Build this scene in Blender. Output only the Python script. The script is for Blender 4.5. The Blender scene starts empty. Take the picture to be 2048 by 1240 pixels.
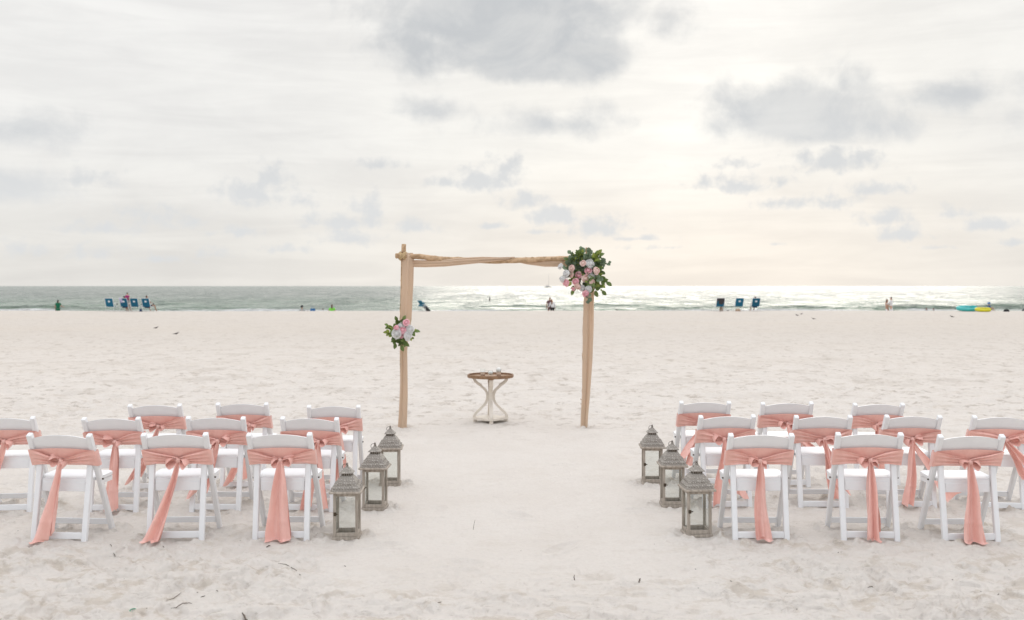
import bpy, bmesh, math, random
import numpy as np
from mathutils import Vector, Matrix

R = math.radians
SC = bpy.context.scene
COL = SC.collection
random.seed(7)

# ------------------------------------------------------------------ camera
F = 1991.0          # focal length in pixels of the 2048 px wide photograph
H = 1.82            # eye height
cd = bpy.data.cameras.new('camera')
cam = bpy.data.objects.new('camera', cd); COL.objects.link(cam)
cam.location = (0, 0, H); cam.rotation_euler = (R(90), 0, 0)
cd.sensor_width = 36.0; cd.lens = 36.0 * F / 2048.0
cd.shift_y = -48.0 / 2048.0
cd.clip_start = 0.05; cd.clip_end = 60000
cd.dof.use_dof = True; cd.dof.focus_distance = 8.6; cd.dof.aperture_fstop = 2.8
SC.camera = cam
SC.view_settings.view_transform = 'Standard'
SC.view_settings.look = 'None'
SC.view_settings.exposure = 0.36
SC.view_settings.gamma = 1.0
SC.cycles.use_denoising = True
SC.cycles.max_bounces = 6
SC.cycles.diffuse_bounces = 3
SC.cycles.transparent_max_bounces = 12

SUN_AZ, SUN_EL = R(11.0), R(12.0)

# ------------------------------------------------------------------ node helpers
class NT:
    def __init__(s, tree): s.t = tree; s.n = tree.nodes; s.l = tree.links
    def new(s, typ, **kw):
        n = s.n.new(typ)
        for k, v in kw.items(): setattr(n, k, v)
        return n
    def put(s, sock, v):
        if v is None: return
        if hasattr(v, 'is_output') or isinstance(v, bpy.types.NodeSocket): s.l.new(v, sock)
        else: sock.default_value = v
    def math(s, op, a, b=None, c=None, clamp=False):
        n = s.new('ShaderNodeMath', operation=op); n.use_clamp = clamp
        s.put(n.inputs[0], a)
        if b is not None: s.put(n.inputs[1], b)
        if c is not None: s.put(n.inputs[2], c)
        return n.outputs[0]
    def vmath(s, op, a, b=None):
        n = s.new('ShaderNodeVectorMath', operation=op)
        s.put(n.inputs[0], a)
        if b is not None: s.put(n.inputs[1], b)
        return n.outputs['Value'] if op in ('LENGTH', 'DOT_PRODUCT', 'DISTANCE') else n.outputs[0]
    def step(s, v, a, b, lo=0.0, hi=1.0, smooth=True):
        n = s.new('ShaderNodeMapRange'); n.interpolation_type = 'SMOOTHSTEP' if smooth else 'LINEAR'
        s.put(n.inputs[0], v); s.put(n.inputs[1], a); s.put(n.inputs[2], b); s.put(n.inputs[3], lo); s.put(n.inputs[4], hi)
        return n.outputs[0]
    def mix(s, fac, a, b, blend='MIX'):
        n = s.new('ShaderNodeMix', data_type='RGBA', blend_type=blend)
        s.put(n.inputs[0], fac); s.put(n.inputs[6], a); s.put(n.inputs[7], b)
        return n.outputs[2]
    def noise(s, vec, scale, detail=4, rough=0.55, dist=0.0):
        n = s.new('ShaderNodeTexNoise')
        s.put(n.inputs['Vector'], vec); n.inputs['Scale'].default_value = scale
        n.inputs['Detail'].default_value = detail; n.inputs['Roughness'].default_value = rough
        n.inputs['Distortion'].default_value = dist
        return n.outputs['Fac']
    def comb(s, x, y, z=0.0):
        n = s.new('ShaderNodeCombineXYZ')
        s.put(n.inputs[0], x); s.put(n.inputs[1], y); s.put(n.inputs[2], z)
        return n.outputs[0]

def c4(c): return (c[0], c[1], c[2], 1.0)

# ------------------------------------------------------------------ world: thin bright overcast with grey cumulus
W = bpy.data.worlds.new('World'); SC.world = W; W.use_nodes = True
W.cycles.sampling_method = 'MANUAL'; W.cycles.sample_map_resolution = 512
nt = NT(W.node_tree); nt.n.clear()
out = nt.new('ShaderNodeOutputWorld'); bg = nt.new('ShaderNodeBackground')
nt.l.new(bg.outputs[0], out.inputs[0]); bg.inputs[1].default_value = 0.1
tc = nt.new('ShaderNodeTexCoord'); gdir = tc.outputs['Generated']
sep = nt.new('ShaderNodeSeparateXYZ'); nt.l.new(gdir, sep.inputs[0])
az = nt.math('ARCTAN2', sep.outputs[0], sep.outputs[1])
el = nt.math('ARCSINE', sep.outputs[2])
P = nt.comb(az, el)
sky = nt.new('ShaderNodeTexSky', sky_type='NISHITA'); sky.sun_disc = False
sky.sun_elevation = SUN_EL; sky.sun_rotation = SUN_AZ; sky.altitude = 0; sky.dust_density = 0.5
# veil of high cloud: cream near the horizon, white then pale grey higher up
elv = nt.math('MAXIMUM', el, 0.0)
sd = (math.sin(SUN_AZ) * math.cos(SUN_EL), math.cos(SUN_AZ) * math.cos(SUN_EL), math.sin(SUN_EL))
cosg = nt.vmath('DOT_PRODUCT', gdir, sd)
glow = nt.math('POWER', nt.math('MAXIMUM', cosg, 0.0), 22.0)
glow2 = nt.math('POWER', nt.math('MAXIMUM', cosg, 0.0), 90.0)
t1 = nt.step(elv, 0.0, 0.16)
t2 = nt.step(elv, 0.10, 0.60)
low = nt.mix(glow, c4((0.655, 0.64, 0.61)), c4((0.825, 0.748, 0.655)))
mid = nt.mix(glow, c4((0.695, 0.69, 0.675)), c4((0.785, 0.763, 0.712)))
top = nt.mix(glow, c4((0.745, 0.742, 0.745)), c4((0.785, 0.772, 0.748)))
veil = nt.mix(t2, nt.mix(t1, low, mid), top)
ovc = nt.step(elv, 0.25, 1.45, 1.0, 2.2)          # overcast skies brighten steadily towards the zenith
veil = nt.mix(1.0, veil, nt.comb(ovc, ovc, ovc), 'MULTIPLY')
veil = nt.mix(1.0, veil, nt.mix(nt.step(cosg, -0.5, 0.7), c4((1.04, 1.08, 1.14)), c4((0.95, 0.95, 0.95))), 'MULTIPLY')   # cooler away from the sun
# streaky stratus
st = nt.noise(nt.comb(nt.math('MULTIPLY', az, 3.0), nt.math('MULTIPLY', el, 26.0), 3.1), 1.6, 7, 0.60, 0.6)
st2 = nt.noise(nt.comb(nt.math('MULTIPLY', az, 5.0), nt.math('MULTIPLY', el, 9.0), 8.7), 1.3, 6, 0.6, 0.3)
sv = nt.math('ADD', nt.step(st, 0.30, 0.72, -0.045, 0.05), nt.step(st2, 0.3, 0.7, -0.04, 0.03))
veil = nt.mix(1.0, veil, nt.comb(nt.math('ADD', 1.0, sv), nt.math('ADD', 1.0, sv), nt.math('ADD', 1.0, nt.math('MULTIPLY', sv, 0.93))), 'MULTIPLY')
veil = nt.mix(glow2, veil, nt.mix(1.0, veil, c4((1.06, 1.06, 1.07)), 'MULTIPLY'), 'MIX')

def ang(px, py):
    a = math.atan((px - 1024) / F)
    return a, math.atan((572 - py) / F * math.cos(a))
BIG = [(1010, 35, 255, 125, 1.35), (1090, 120, 185, 68, 1.4), (860, 90, 150, 90, 0.62), (1330, 60, 50, 55, 0.45), (760, 30, 90, 60, 0.4),
       (1600, 238, 170, 76, 1.25), (1690, 170, 55, 80, 0.62), (1790, 255, 45, 45, 0.45), (1925, 185, 90, 52, 0.6), (2035, 230, 60, 60, 0.45),
       (1100, 252, 160, 40, 0.5), (858, 222, 85, 30, 0.55), (60, 265, 130, 50, 0.6), (25, 380, 90, 46, 0.78), (1430, 215, 60, 50, 0.34)]
SMALL = [(1672, 325, 90, 34, 0.8), (1476, 372, 82, 26, 0.75), (1568, 407, 52, 17, 0.72), (1660, 405, 62, 20, 0.65), (1772, 435, 48, 26, 0.8),
         (1803, 470, 48, 23, 0.85), (1980, 452, 48, 18, 0.8), (1920, 428, 42, 16, 0.55), (1200, 458, 64, 29, 0.95), (1102, 436, 56, 30, 0.9),
         (1050, 405, 52, 26, 0.75), (968, 365, 72, 34, 0.85), (1015, 338, 40, 34, 0.65), (888, 367, 34, 16, 0.6), (828, 456, 42, 19, 0.85),
         (690, 446, 92, 22, 0.8), (730, 420, 40, 34, 0.7), (700, 480, 66, 22, 0.75), (505, 390, 82, 34, 0.82), (540, 360, 36, 36, 0.65), (605, 402, 42, 20, 0.55),
         (755, 331, 48, 15, 0.6), (985, 453, 30, 9, 0.75), (300, 435, 56, 26, 0.6), (380, 447, 42, 20, 0.55), (470, 465, 60, 16, 0.5),
         (205, 460, 82, 16, 0.55), (205, 510, 60, 18, 0.5), (40, 500, 60, 24, 0.5), (425, 510, 42, 14, 0.5), (170, 362, 72, 24, 0.5),
         (1280, 478, 60, 7, 0.55), (1095, 464, 46, 7, 0.6), (1340, 495, 70, 7, 0.5), (1550, 488, 20, 6, 0.6), (1460, 330, 60, 14, 0.35),
         (1750, 380, 70, 18, 0.55), (2040, 486, 40, 9, 0.6), (1880, 495, 50, 6, 0.5), (560, 500, 60, 10, 0.5), (320, 520, 60, 10, 0.45)]
def cloud_field(lst, flat):
    acc = None
    for (px, py, rx, ry, s) in lst:
        a, e = ang(px, py)
        q = nt.new('ShaderNodeVectorMath', operation='MULTIPLY_ADD')
        nt.put(q.inputs[0], P); q.inputs[1].default_value = (F / rx / 1.25, F / ry / 1.25, 0); q.inputs[2].default_value = (-a * F / rx / 1.25, -e * F / ry / 1.25, 0)
        q = q.outputs[0]
        d = nt.vmath('LENGTH', nt.vmath('MAXIMUM', q, nt.vmath('MULTIPLY', q, (-1.0, -flat, 0.0))))
        v = nt.math('MULTIPLY_ADD', d, -s, s)
        acc = v if acc is None else nt.math('MAXIMUM', acc, v)
    return acc
nb = nt.noise(P, 17.0, 8, 0.60, 0.2)
ns = nt.noise(P, 62.0, 6, 0.58, 0.2)
fb = nt.math('ADD', cloud_field(BIG, 1.5), nt.math('MULTIPLY', nt.math('SUBTRACT', nb, 0.5), 1.55))
fs = nt.math('ADD', cloud_field(SMALL, 1.7), nt.math('MULTIPLY', nt.math('SUBTRACT', ns, 0.5), 1.9))
mb = nt.step(fb, -0.02, 0.62)
ms = nt.math('MULTIPLY', nt.step(fs, -0.02, 0.72), 0.90)
# the same kind of broken cloud everywhere else round the sky
gen = nt.noise(nt.comb(nt.math('MULTIPLY', az, 1.0), nt.math('MULTIPLY', el, 2.2), 5.0), 3.1, 8, 0.6, 0.3)
away = nt.step(nt.math('ABSOLUTE', az), 0.60, 0.85)
up = nt.step(el, 0.30, 0.5)
mg = nt.math('MULTIPLY', nt.step(gen, 0.50, 0.72), nt.math('MULTIPLY', nt.math('MAXIMUM', away, up), 0.55))
dark = nt.math('MAXIMUM', nt.math('MAXIMUM', mb, ms), mg)
lum = nt.noise(nt.comb(nt.math('MULTIPLY', az, 0.7), el, 2.0), 15.0, 6, 0.62, 0.5)
dark = nt.math('MAXIMUM', nt.math('MULTIPLY', nt.math('MAXIMUM', mb, mg), nt.step(lum, 0.34, 0.64, 1.0, 0.66)), ms)      # thick and thin parts inside a cloud
greyc = nt.mix(nt.step(elv, 0.05, 0.25), c4((0.565, 0.578, 0.588)), c4((0.43, 0.447, 0.465)))
scaled = nt.mix(1.0, veil, c4((10.0, 10.0, 10.0)), 'MULTIPLY')
hazy = nt.mix(nt.step(cosg, -0.6, 0.7, 0.86, 0.996), sky.outputs[0], scaled)
grey10 = nt.mix(1.0, greyc, c4((10.0, 10.0, 10.0)), 'MULTIPLY')
nt.l.new(nt.mix(nt.math('MULTIPLY', dark, 0.92), hazy, grey10), bg.inputs[0])

# ------------------------------------------------------------------ sun behind cloud, low over the sea
sl = bpy.data.lights.new('sun', 'SUN'); sl.energy = 0.5; sl.angle = R(34); sl.color = (1.0, 0.93, 0.84)
so = bpy.data.objects.new('sun', sl); COL.objects.link(so)
so.rotation_euler = Vector((-sd[0], -sd[1], -sd[2])).to_track_quat('-Z', 'Y').to_euler()
so.location = (6, 40, 14)

# ------------------------------------------------------------------ materials
MATS = {}
def new_mat(name):
    m = bpy.data.materials.new(name); m.use_nodes = True
    n = NT(m.node_tree); n.n.clear()
    o = n.new('ShaderNodeOutputMaterial'); p = n.new('ShaderNodeBsdfPrincipled')
    n.l.new(p.outputs[0], o.inputs[0]); MATS[name] = m
    return m, n, p, o
def simple(name, col, rough=0.6, var=0.0, scale=8.0, col2=None, bump=0.0, bscale=60.0, spec=0.5, translucent=0.0, stretch=(1, 1, 1), metallic=0.0, sheen=0.0, objvar=0.0):
    m, n, p, o = new_mat(name)
    t = n.new('ShaderNodeTexCoord')
    vec = n.vmath('MULTIPLY', t.outputs['Object'], tuple(stretch))
    if col2 is None: col2 = tuple(max(0, x * (1 - var)) for x in col)
    f = n.step(n.noise(vec, scale, 5, 0.6), 0.35, 0.68)
    base = n.mix(f, c4(col), c4(col2))
    if objvar:
        oi = n.new('ShaderNodeObjectInfo')
        g = n.step(oi.outputs['Random'], 0, 1, 1 - objvar, 1 + objvar, smooth=False)
        base = n.mix(1.0, base, n.comb(g, g, g), 'MULTIPLY')
    n.l.new(base, p.inputs['Base Color'])
    p.inputs['Roughness'].default_value = rough; p.inputs['Specular IOR Level'].default_value = spec
    p.inputs['Metallic'].default_value = metallic
    if sheen: p.inputs['Sheen Weight'].default_value = sheen; p.inputs['Sheen Roughness'].default_value = 0.4
    if bump:
        b = n.new('ShaderNodeBump'); b.inputs['Strength'].default_value = bump; b.inputs['Distance'].default_value = 0.01
        n.l.new(n.noise(vec, bscale, 5, 0.6), b.inputs['Height']); n.l.new(b.outputs[0], p.inputs['Normal'])
    if translucent:
        tr = n.new('ShaderNodeBsdfTranslucent'); n.l.new(base, tr.inputs['Color'])
        mx = n.new('ShaderNodeMixShader'); mx.inputs[0].default_value = translucent
        n.l.new(p.outputs[0], mx.inputs[1]); n.l.new(tr.outputs[0], mx.inputs[2]); n.l.new(mx.outputs[0], o.inputs[0])
    return m

# sand
m, n, p, o = new_mat('sand')
t = n.new('ShaderNodeTexCoord'); ov = t.outputs['Object']
at = n.new('ShaderNodeAttribute', attribute_name='stir')
base = n.mix(n.step(n.noise(ov, 1.1, 6, 0.6), 0.35, 0.7), c4((0.73, 0.676, 0.622)), c4((0.70, 0.643, 0.587)))
grain = n.noise(ov, 34.0, 5, 0.7)
base = n.mix(n.math('MULTIPLY', n.step(grain, 0.45, 0.75), 0.22), base, c4((0.50, 0.44, 0.385)))
damp_shade = n.math('MULTIPLY', n.math('ADD', at.outputs['Fac'], 0.06), n.step(n.noise(n.vmath('MULTIPLY', ov, (0.7, 1.0, 1.0)), 4.5, 7, 0.74), 0.51, 0.60))
base = n.mix(n.math('MULTIPLY', damp_shade, 0.40), base, c4((0.47, 0.385, 0.29)))  # brown moist patches, which also paint contact shade round the feet
scuff_shade = n.math('MULTIPLY', n.math('ADD', at.outputs['Fac'], 0.18), n.step(n.noise(n.vmath('MULTIPLY', ov, (0.45, 1.0, 1.0)), 16.0, 6, 0.78, 0.5), 0.57, 0.63))
base = n.mix(n.math('MULTIPLY', scuff_shade, 0.36), base, c4((0.40, 0.34, 0.29)))  # trodden marks, also painting small pit shadows and foot contact shade into the colour
fs_ = n.vmath('MULTIPLY', ov, (1.35, 1.25, 1.0))
sy = n.new('ShaderNodeSeparateXYZ'); n.l.new(ov, sy.inputs[0])
farm = n.step(sy.outputs[1], 10.5, 15.0)
streak = n.step(n.noise(fs_, 2.6, 7, 0.70, 0.3), 0.53, 0.64)
base = n.mix(n.math('MULTIPLY', n.math('MULTIPLY', streak, farm), 0.70), base, c4((0.42, 0.36, 0.305)))
s2 = n.step(n.noise(n.vmath('MULTIPLY', ov, (0.42, 0.30, 1.0)), 2.2, 7, 0.72, 0.4), 0.52, 0.60)
base = n.mix(n.math('MULTIPLY', n.math('MULTIPLY', s2, n.step(sy.outputs[1], 13.0, 20.0)), 0.30), base, c4((0.44, 0.385, 0.33)))
far2 = n.step(sy.outputs[1], 12.0, 42.0)
base = n.mix(n.math('MULTIPLY', far2, 0.62), base, c4((0.53, 0.475, 0.415)))
tanb = n.step(n.noise(n.vmath('MULTIPLY', ov, (0.02, 0.16, 1)), 1.0, 4, 0.6), 0.45, 0.7)
base = n.mix(n.math('MULTIPLY', n.math('MULTIPLY', tanb, n.step(sy.outputs[1], 14.0, 26.0)), 0.30), base, c4((0.60, 0.53, 0.45)))
vo = n.new('ShaderNodeTexVoronoi'); vo.inputs['Scale'].default_value = 16.0; n.l.new(ov, vo.inputs['Vector'])
sw = n.new('ShaderNodeSeparateColor'); n.l.new(vo.outputs['Color'], sw.inputs[0])
speck = n.math('MULTIPLY', n.step(vo.outputs['Distance'], 0.10, 0.05), n.step(sw.outputs[0], 0.955, 0.96))
base = n.mix(n.math('MULTIPLY', speck, 0.75), base, c4((0.14, 0.11, 0.09)))
n.l.new(base, p.inputs['Base Color']); p.inputs['Roughness'].default_value = 0.95; p.inputs['Specular IOR Level'].default_value = 0.1
b1 = n.new('ShaderNodeBump'); b1.inputs['Strength'].default_value = 0.8; b1.inputs['Distance'].default_value = 0.03
hgt = n.math('ADD', n.noise(ov, 22.0, 6, 0.68), n.math('MULTIPLY', n.noise(ov, 150.0, 3, 0.7), 0.35))
n.l.new(hgt, b1.inputs['Height']); n.l.new(b1.outputs[0], p.inputs['Normal'])

# sea
m, n, p, o = new_mat('sea_water')
t = n.new('ShaderNodeTexCoord'); ov = t.outputs['Object']
sy = n.new('ShaderNodeSeparateXYZ'); n.l.new(ov, sy.inputs[0])
fo = n.new('ShaderNodeAttribute', attribute_name='foam')
sh = n.step(sy.outputs[1], 105.0, 330.0)
wat = n.mix(sh, c4((0.29, 0.385, 0.29)), c4((0.30, 0.335, 0.295)))
pat = n.step(n.math('ADD', n.math('MULTIPLY', n.noise(n.vmath('MULTIPLY', ov, (0.24, 0.05, 1)), 1.0, 5, 0.65), 0.6), n.math('MULTIPLY', n.noise(n.vmath('MULTIPLY', ov, (0.045, 0.012, 1)), 1.0, 5, 0.6), 0.4)), 0.40, 0.60)
wat = n.mix(n.math('MULTIPLY', pat, 0.7), wat, c4((0.18, 0.215, 0.185)))
fn = n.noise(n.vmath('MULTIPLY', ov, (0.55, 1.5, 1)), 1.0, 6, 0.7)
fm = n.step(n.math('ADD', fo.outputs['Fac'], n.math('MULTIPLY', n.math('SUBTRACT', fn, 0.5), 1.1)), 0.42, 0.72)
n.l.new(n.mix(fm, wat, c4((0.80, 0.80, 0.78))), p.inputs['Base Color'])
n.l.new(n.math('ADD', n.step(fm, 0, 1, 0.12, 0.8), n.math('MULTIPLY', pat, 0.22)), p.inputs['Roughness'])
p.inputs['IOR'].default_value = 1.333
b1 = n.new('ShaderNodeBump'); b1.inputs['Strength'].default_value = 1.0; b1.inputs['Distance'].default_value = 3.4
w1 = n.noise(n.vmath('MULTIPLY', ov, (0.30, 0.62, 1)), 1.0, 5, 0.62, 0.4)
w2 = n.noise(n.vmath('MULTIPLY', ov, (0.09, 0.09, 1)), 1.0, 4, 0.6)
n.l.new(n.math('ADD', w1, n.math('MULTIPLY', w2, 3.5)), b1.inputs['Height']); n.l.new(b1.outputs[0], p.inputs['Normal'])

simple('chair_white', (0.825, 0.825, 0.83), 0.42, 0.04, 5, bump=0.03, bscale=90)
simple('satin', (0.92, 0.555, 0.485), 0.30, 0.0, 22, col2=(0.88, 0.50, 0.43), bump=0.6, bscale=14, translucent=0.16, sheen=0.35, stretch=(1.0, 1.0, 0.35), objvar=0.04)
simple('lantern_wood', (0.47, 0.41, 0.35), 0.8, 0, 14, col2=(0.32, 0.275, 0.23), bump=0.35, bscale=30, stretch=(4, 4, 0.6), spec=0.2)
simple('lantern_iron', (0.10, 0.075, 0.05), 0.5, 0.4, 30, metallic=0.6)
simple('bark', (0.58, 0.40, 0.25), 0.85, 0, 16, col2=(0.33, 0.21, 0.12), bump=0.8, bscale=26, spec=0.2)
simple('cut_wood', (0.66, 0.46, 0.27), 0.8, 0.3, 30)
simple('raffia', (0.62, 0.45, 0.25), 0.85, 0.35, 40, bump=0.4)
simple('drape', (0.765, 0.585, 0.43), 0.75, 0.04, 3, bump=0.05, bscale=160, translucent=0.35, sheen=0.2)
simple('rose_white', (0.86, 0.85, 0.84), 0.7, 0.04, 20, translucent=0.4)
simple('rose_pink', (0.88, 0.45, 0.51), 0.7, 0, 20, col2=(0.89, 0.57, 0.61), translucent=0.2)
simple('rose_blush', (0.85, 0.67, 0.60), 0.7, 0, 20, col2=(0.84, 0.58, 0.53), translucent=0.2)
simple('leaf_eucalyptus', (0.165, 0.225, 0.135), 0.6, 0.3, 12, translucent=0.2, objvar=0.35)
simple('leaf_green', (0.17, 0.245, 0.07), 0.5, 0.35, 12, translucent=0.3, objvar=0.4)
simple('leaf_lime', (0.30, 0.36, 0.08), 0.5, 0.3, 12, translucent=0.35, objvar=0.3)
simple('stem', (0.12, 0.14, 0.06), 0.7, 0.3)
simple('table_wood', (0.29, 0.165, 0.085), 0.6, 0, 9, col2=(0.18, 0.095, 0.05), bump=0.25, bscale=24, stretch=(0.6, 5, 5))
simple('table_paint', (0.76, 0.69, 0.60), 0.6, 0.10, 9, bump=0.1, bscale=40)
simple('vessel_sand', (0.66, 0.49, 0.38), 0.95, 0.15, 60)
simple('petal_white', (0.82, 0.81, 0.78), 0.8, 0.06, 60)
simple('canvas_blue', (0.0, 0.12, 0.215), 0.75, 0.25, 12, objvar=0.15)
simple('canvas_teal', (0.02, 0.16, 0.25), 0.75, 0.25, 12)
simple('dark_towel', (0.055, 0.052, 0.055), 0.95, 0.3, 14, bump=0.4)
simple('lavender_towel', (0.55, 0.50, 0.70), 0.95, 0.15, 14, bump=0.4)
simple('white_print', (0.72, 0.76, 0.80), 0.7, 0.05, 12)
simple('tube_white', (0.74, 0.74, 0.73), 0.35, 0.05, 12)
simple('dark_tube', (0.03, 0.04, 0.05), 0.5, 0.2, 12)
simple('skin', (0.52, 0.31, 0.22), 0.6, 0.1, 12)
simple('skin_tan', (0.40, 0.22, 0.145), 0.6, 0.1, 12)
simple('hair_dark', (0.018, 0.014, 0.012), 0.6, 0.3, 40)
simple('hair_brown', (0.12, 0.055, 0.03), 0.6, 0.3, 40)
simple('hair_auburn', (0.22, 0.09, 0.04), 0.6, 0.3, 40)
simple('cloth_green', (0.0, 0.135, 0.065), 0.85, 0.2, 10)
simple('cloth_lime', (0.18, 0.62, 0.06), 0.85, 0.1, 10)
simple('cloth_magenta', (0.42, 0.035, 0.17), 0.85, 0.15, 10)
simple('cloth_white', (0.74, 0.73, 0.74), 0.85, 0.08, 10)
simple('cloth_grey', (0.40, 0.42, 0.42), 0.85, 0.12, 10)
simple('cloth_plum', (0.15, 0.085, 0.095), 0.85, 0.2, 10)
simple('cloth_navy', (0.012, 0.03, 0.10), 0.85, 0.2, 10)
simple('cloth_blue', (0.01, 0.12, 0.32), 0.85, 0.2, 10)
simple('cloth_red', (0.50, 0.09, 0.08), 0.85, 0.2, 10)
simple('cloth_orange', (0.52, 0.26, 0.06), 0.85, 0.2, 10)
simple('cloth_black', (0.015, 0.015, 0.017), 0.85, 0.2, 10)
simple('bag_tan', (0.48, 0.34, 0.24), 0.9, 0.25, 14)
simple('vinyl_turquoise', (0.10, 0.62, 0.60), 0.25, 0.12, 3, translucent=0.3)
simple('vinyl_aqua', (0.02, 0.50, 0.52), 0.25, 0.12, 3, translucent=0.3)
simple('vinyl_yellow', (0.80, 0.74, 0.03), 0.25, 0.08, 3, translucent=0.3)
simple('boat_grey', (0.46, 0.45, 0.44), 0.6, 0.1, 1)
simple('feather_dark', (0.075, 0.062, 0.058), 0.8, 0.35, 30)
simple('feather_pale', (0.50, 0.47, 0.45), 0.8, 0.2, 30)
simple('beak', (0.12, 0.07, 0.03), 0.5, 0.2, 20)
simple('twig', (0.17, 0.135, 0.105), 0.9, 0.35, 40, bump=0.4)
simple('plastic_green', (0.0, 0.26, 0.13), 0.35, 0.1, 20)
simple('post_wood', (0.10, 0.09, 0.08), 0.9, 0.3, 20)
# thin clear glass
m, n, p, o = new_mat('glass')
tr = n.new('ShaderNodeBsdfTransparent'); tr.inputs[0].default_value = (0.96, 0.97, 0.965, 1)
lw = n.new('ShaderNodeLayerWeight'); lw.inputs[0].default_value = 0.25
gl = n.new('ShaderNodeBsdfGlossy'); gl.inputs['Roughness'].default_value = 0.02
mx = n.new('ShaderNodeMixShader'); n.l.new(n.step(lw.outputs['Fresnel'], 0, 1, 0.015, 0.25, smooth=False), mx.inputs[0])
n.l.new(tr.outputs[0], mx.inputs[1]); n.l.new(gl.outputs[0], mx.inputs[2]); n.l.new(mx.outputs[0], o.inputs[0])
# stamped metal roof of the lanterns
m, n, p, o = new_mat('lantern_roof')
t = n.new('ShaderNodeTexCoord'); ov = t.outputs['Object']
vo = n.new('ShaderNodeTexVoronoi'); vo.inputs['Scale'].default_value = 62.0; vo.inputs['Randomness'].default_value = 0.55; n.l.new(ov, vo.inputs['Vector'])
hv = n.step(vo.outputs['Distance'], 0.15, 0.6)
nn = n.step(n.noise(ov, 25, 5, 0.65), 0.35, 0.65)
n.l.new(n.mix(n.math('MULTIPLY', hv, 0.75), n.mix(nn, c4((0.50, 0.455, 0.405)), c4((0.40, 0.36, 0.315))), c4((0.22, 0.195, 0.17))), p.inputs['Base Color'])
p.inputs['Roughness'].default_value = 0.65
b1 = n.new('ShaderNodeBump'); b1.inputs['Strength'].default_value = 0.8; b1.inputs['Distance'].default_value = 0.006; b1.invert = True
n.l.new(hv, b1.inputs['Height']); n.l.new(b1.outputs[0], p.inputs['Normal'])

# ------------------------------------------------------------------ object helpers
def tag(o, label, cat, group=None):
    o['label'] = label; o['category'] = cat
    if group: o['group'] = group
    return o
def thing(name, loc, rz=0.0, label=None, cat=None, group=None):
    o = bpy.data.objects.new(name, None); COL.objects.link(o); o.empty_display_size = 0.1
    o.location = loc; o.rotation_euler = (0, 0, rz)
    if label: tag(o, label, cat, group)
    return o
def obj(name, mesh, mat=None, parent=None, loc=None, rot=None, scale=None):
    o = bpy.data.objects.new(name, mesh); COL.objects.link(o)
    if mat and not mesh.materials: mesh.materials.append(MATS[mat])
    if parent: o.parent = parent
    if loc is not None: o.location = loc
    if rot is not None: o.rotation_euler = rot
    if scale is not None: o.scale = scale
    return o
def me_from(name, verts, faces, smooth=True):
    me = bpy.data.meshes.new(name); me.from_pydata([tuple(v) for v in verts], [], faces); me.update()
    if smooth: me.polygons.foreach_set('use_smooth', [True] * len(me.polygons))
    return me
def me_bm(name, bm, smooth=False):
    bmesh.ops.recalc_face_normals(bm, faces=bm.faces)
    me = bpy.data.meshes.new(name); bm.to_mesh(me); bm.free()
    if smooth: me.polygons.foreach_set('use_smooth', [True] * len(me.polygons))
    return me
def add_box(bm, c, s, M=None):
    vs = []
    for dz in (-.5, .5):
        for dx, dy in ((-.5, -.5), (.5, -.5), (.5, .5), (-.5, .5)):
            v = Vector((c[0] + dx * s[0], c[1] + dy * s[1], c[2] + dz * s[2]))
            vs.append(bm.verts.new(M @ v if M else v))
    for f in ((3, 2, 1, 0), (4, 5, 6, 7), (0, 1, 5, 4), (1, 2, 6, 5), (2, 3, 7, 6), (3, 0, 4, 7)): bm.faces.new([vs[i] for i in f])
    return vs
def bevel_all(bm, w, seg=2):
    bmesh.ops.bevel(bm, geom=list(bm.edges), offset=w, segments=seg, affect='EDGES', profile=0.5)
def box_me(name, c, s, bev=0.0, M=None):
    bm = bmesh.new(); add_box(bm, c, s, M)
    if bev: bevel_all(bm, bev)
    return me_bm(name, bm)
def beam_me(name, a, b, wx, wy, bev=0.003):
    """rectangular bar from a to b; wx is its width along x, wy its other width"""
    a, b = Vector(a), Vector(b); d = (b - a); L = d.length; z = d.normalized()
    x = Vector((1, 0, 0)) if abs(z.x) < 0.9 else Vector((0, 1, 0))
    y = z.cross(x).normalized(); x = y.cross(z).normalized()
    M = Matrix((x, y, z)).transposed().to_4x4(); M.translation = (a + b) / 2
    return box_me(name, (0, 0, 0), (wx, wy, L), bev, M)
def tube_geo(path, radii, seg=8, cap=True, shape=None):
    """loft a tube along a path; shape(i, th) may scale the radius -> (verts, faces)"""
    pts = [Vector(p) for p in path]; V = []; Fc = []
    if not hasattr(radii, '__len__'): radii = [radii] * len(pts)
    prev = None
    for i, p in enumerate(pts):
        d = (pts[min(i + 1, len(pts) - 1)] - pts[max(i - 1, 0)]).normalized()
        if prev is None:
            x = d.cross(Vector((0, 0, 1)));
            if x.length < 0.05: x = d.cross(Vector((0, 1, 0)))
            x.normalize()
        else:
            x = (prev - d * prev.dot(d)).normalized()
        prev = x; y = d.cross(x)
        for k in range(seg):
            th = 2 * math.pi * k / seg
            r = radii[i]; rx, ry = (r if hasattr(r, '__len__') else (r, r))
            s = shape(i, th) if shape else 1.0
            V.append(p + x * (math.cos(th) * rx * s) + y * (math.sin(th) * ry * s))
    for i in range(len(pts) - 1):
        for k in range(seg):
            k2 = (k + 1) % seg
            Fc.append((i * seg + k, i * seg + k2, (i + 1) * seg + k2, (i + 1) * seg + k))
    if cap:
        Fc.append(tuple(range(seg - 1, -1, -1))); Fc.append(tuple((len(pts) - 1) * seg + k for k in range(seg)))
    return V, Fc
def tube_me(name, path, radii, seg=8, cap=True, shape=None, smooth=True):
    V, Fc = tube_geo(path, radii, seg, cap, shape); return me_from(name, V, Fc, smooth)
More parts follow.
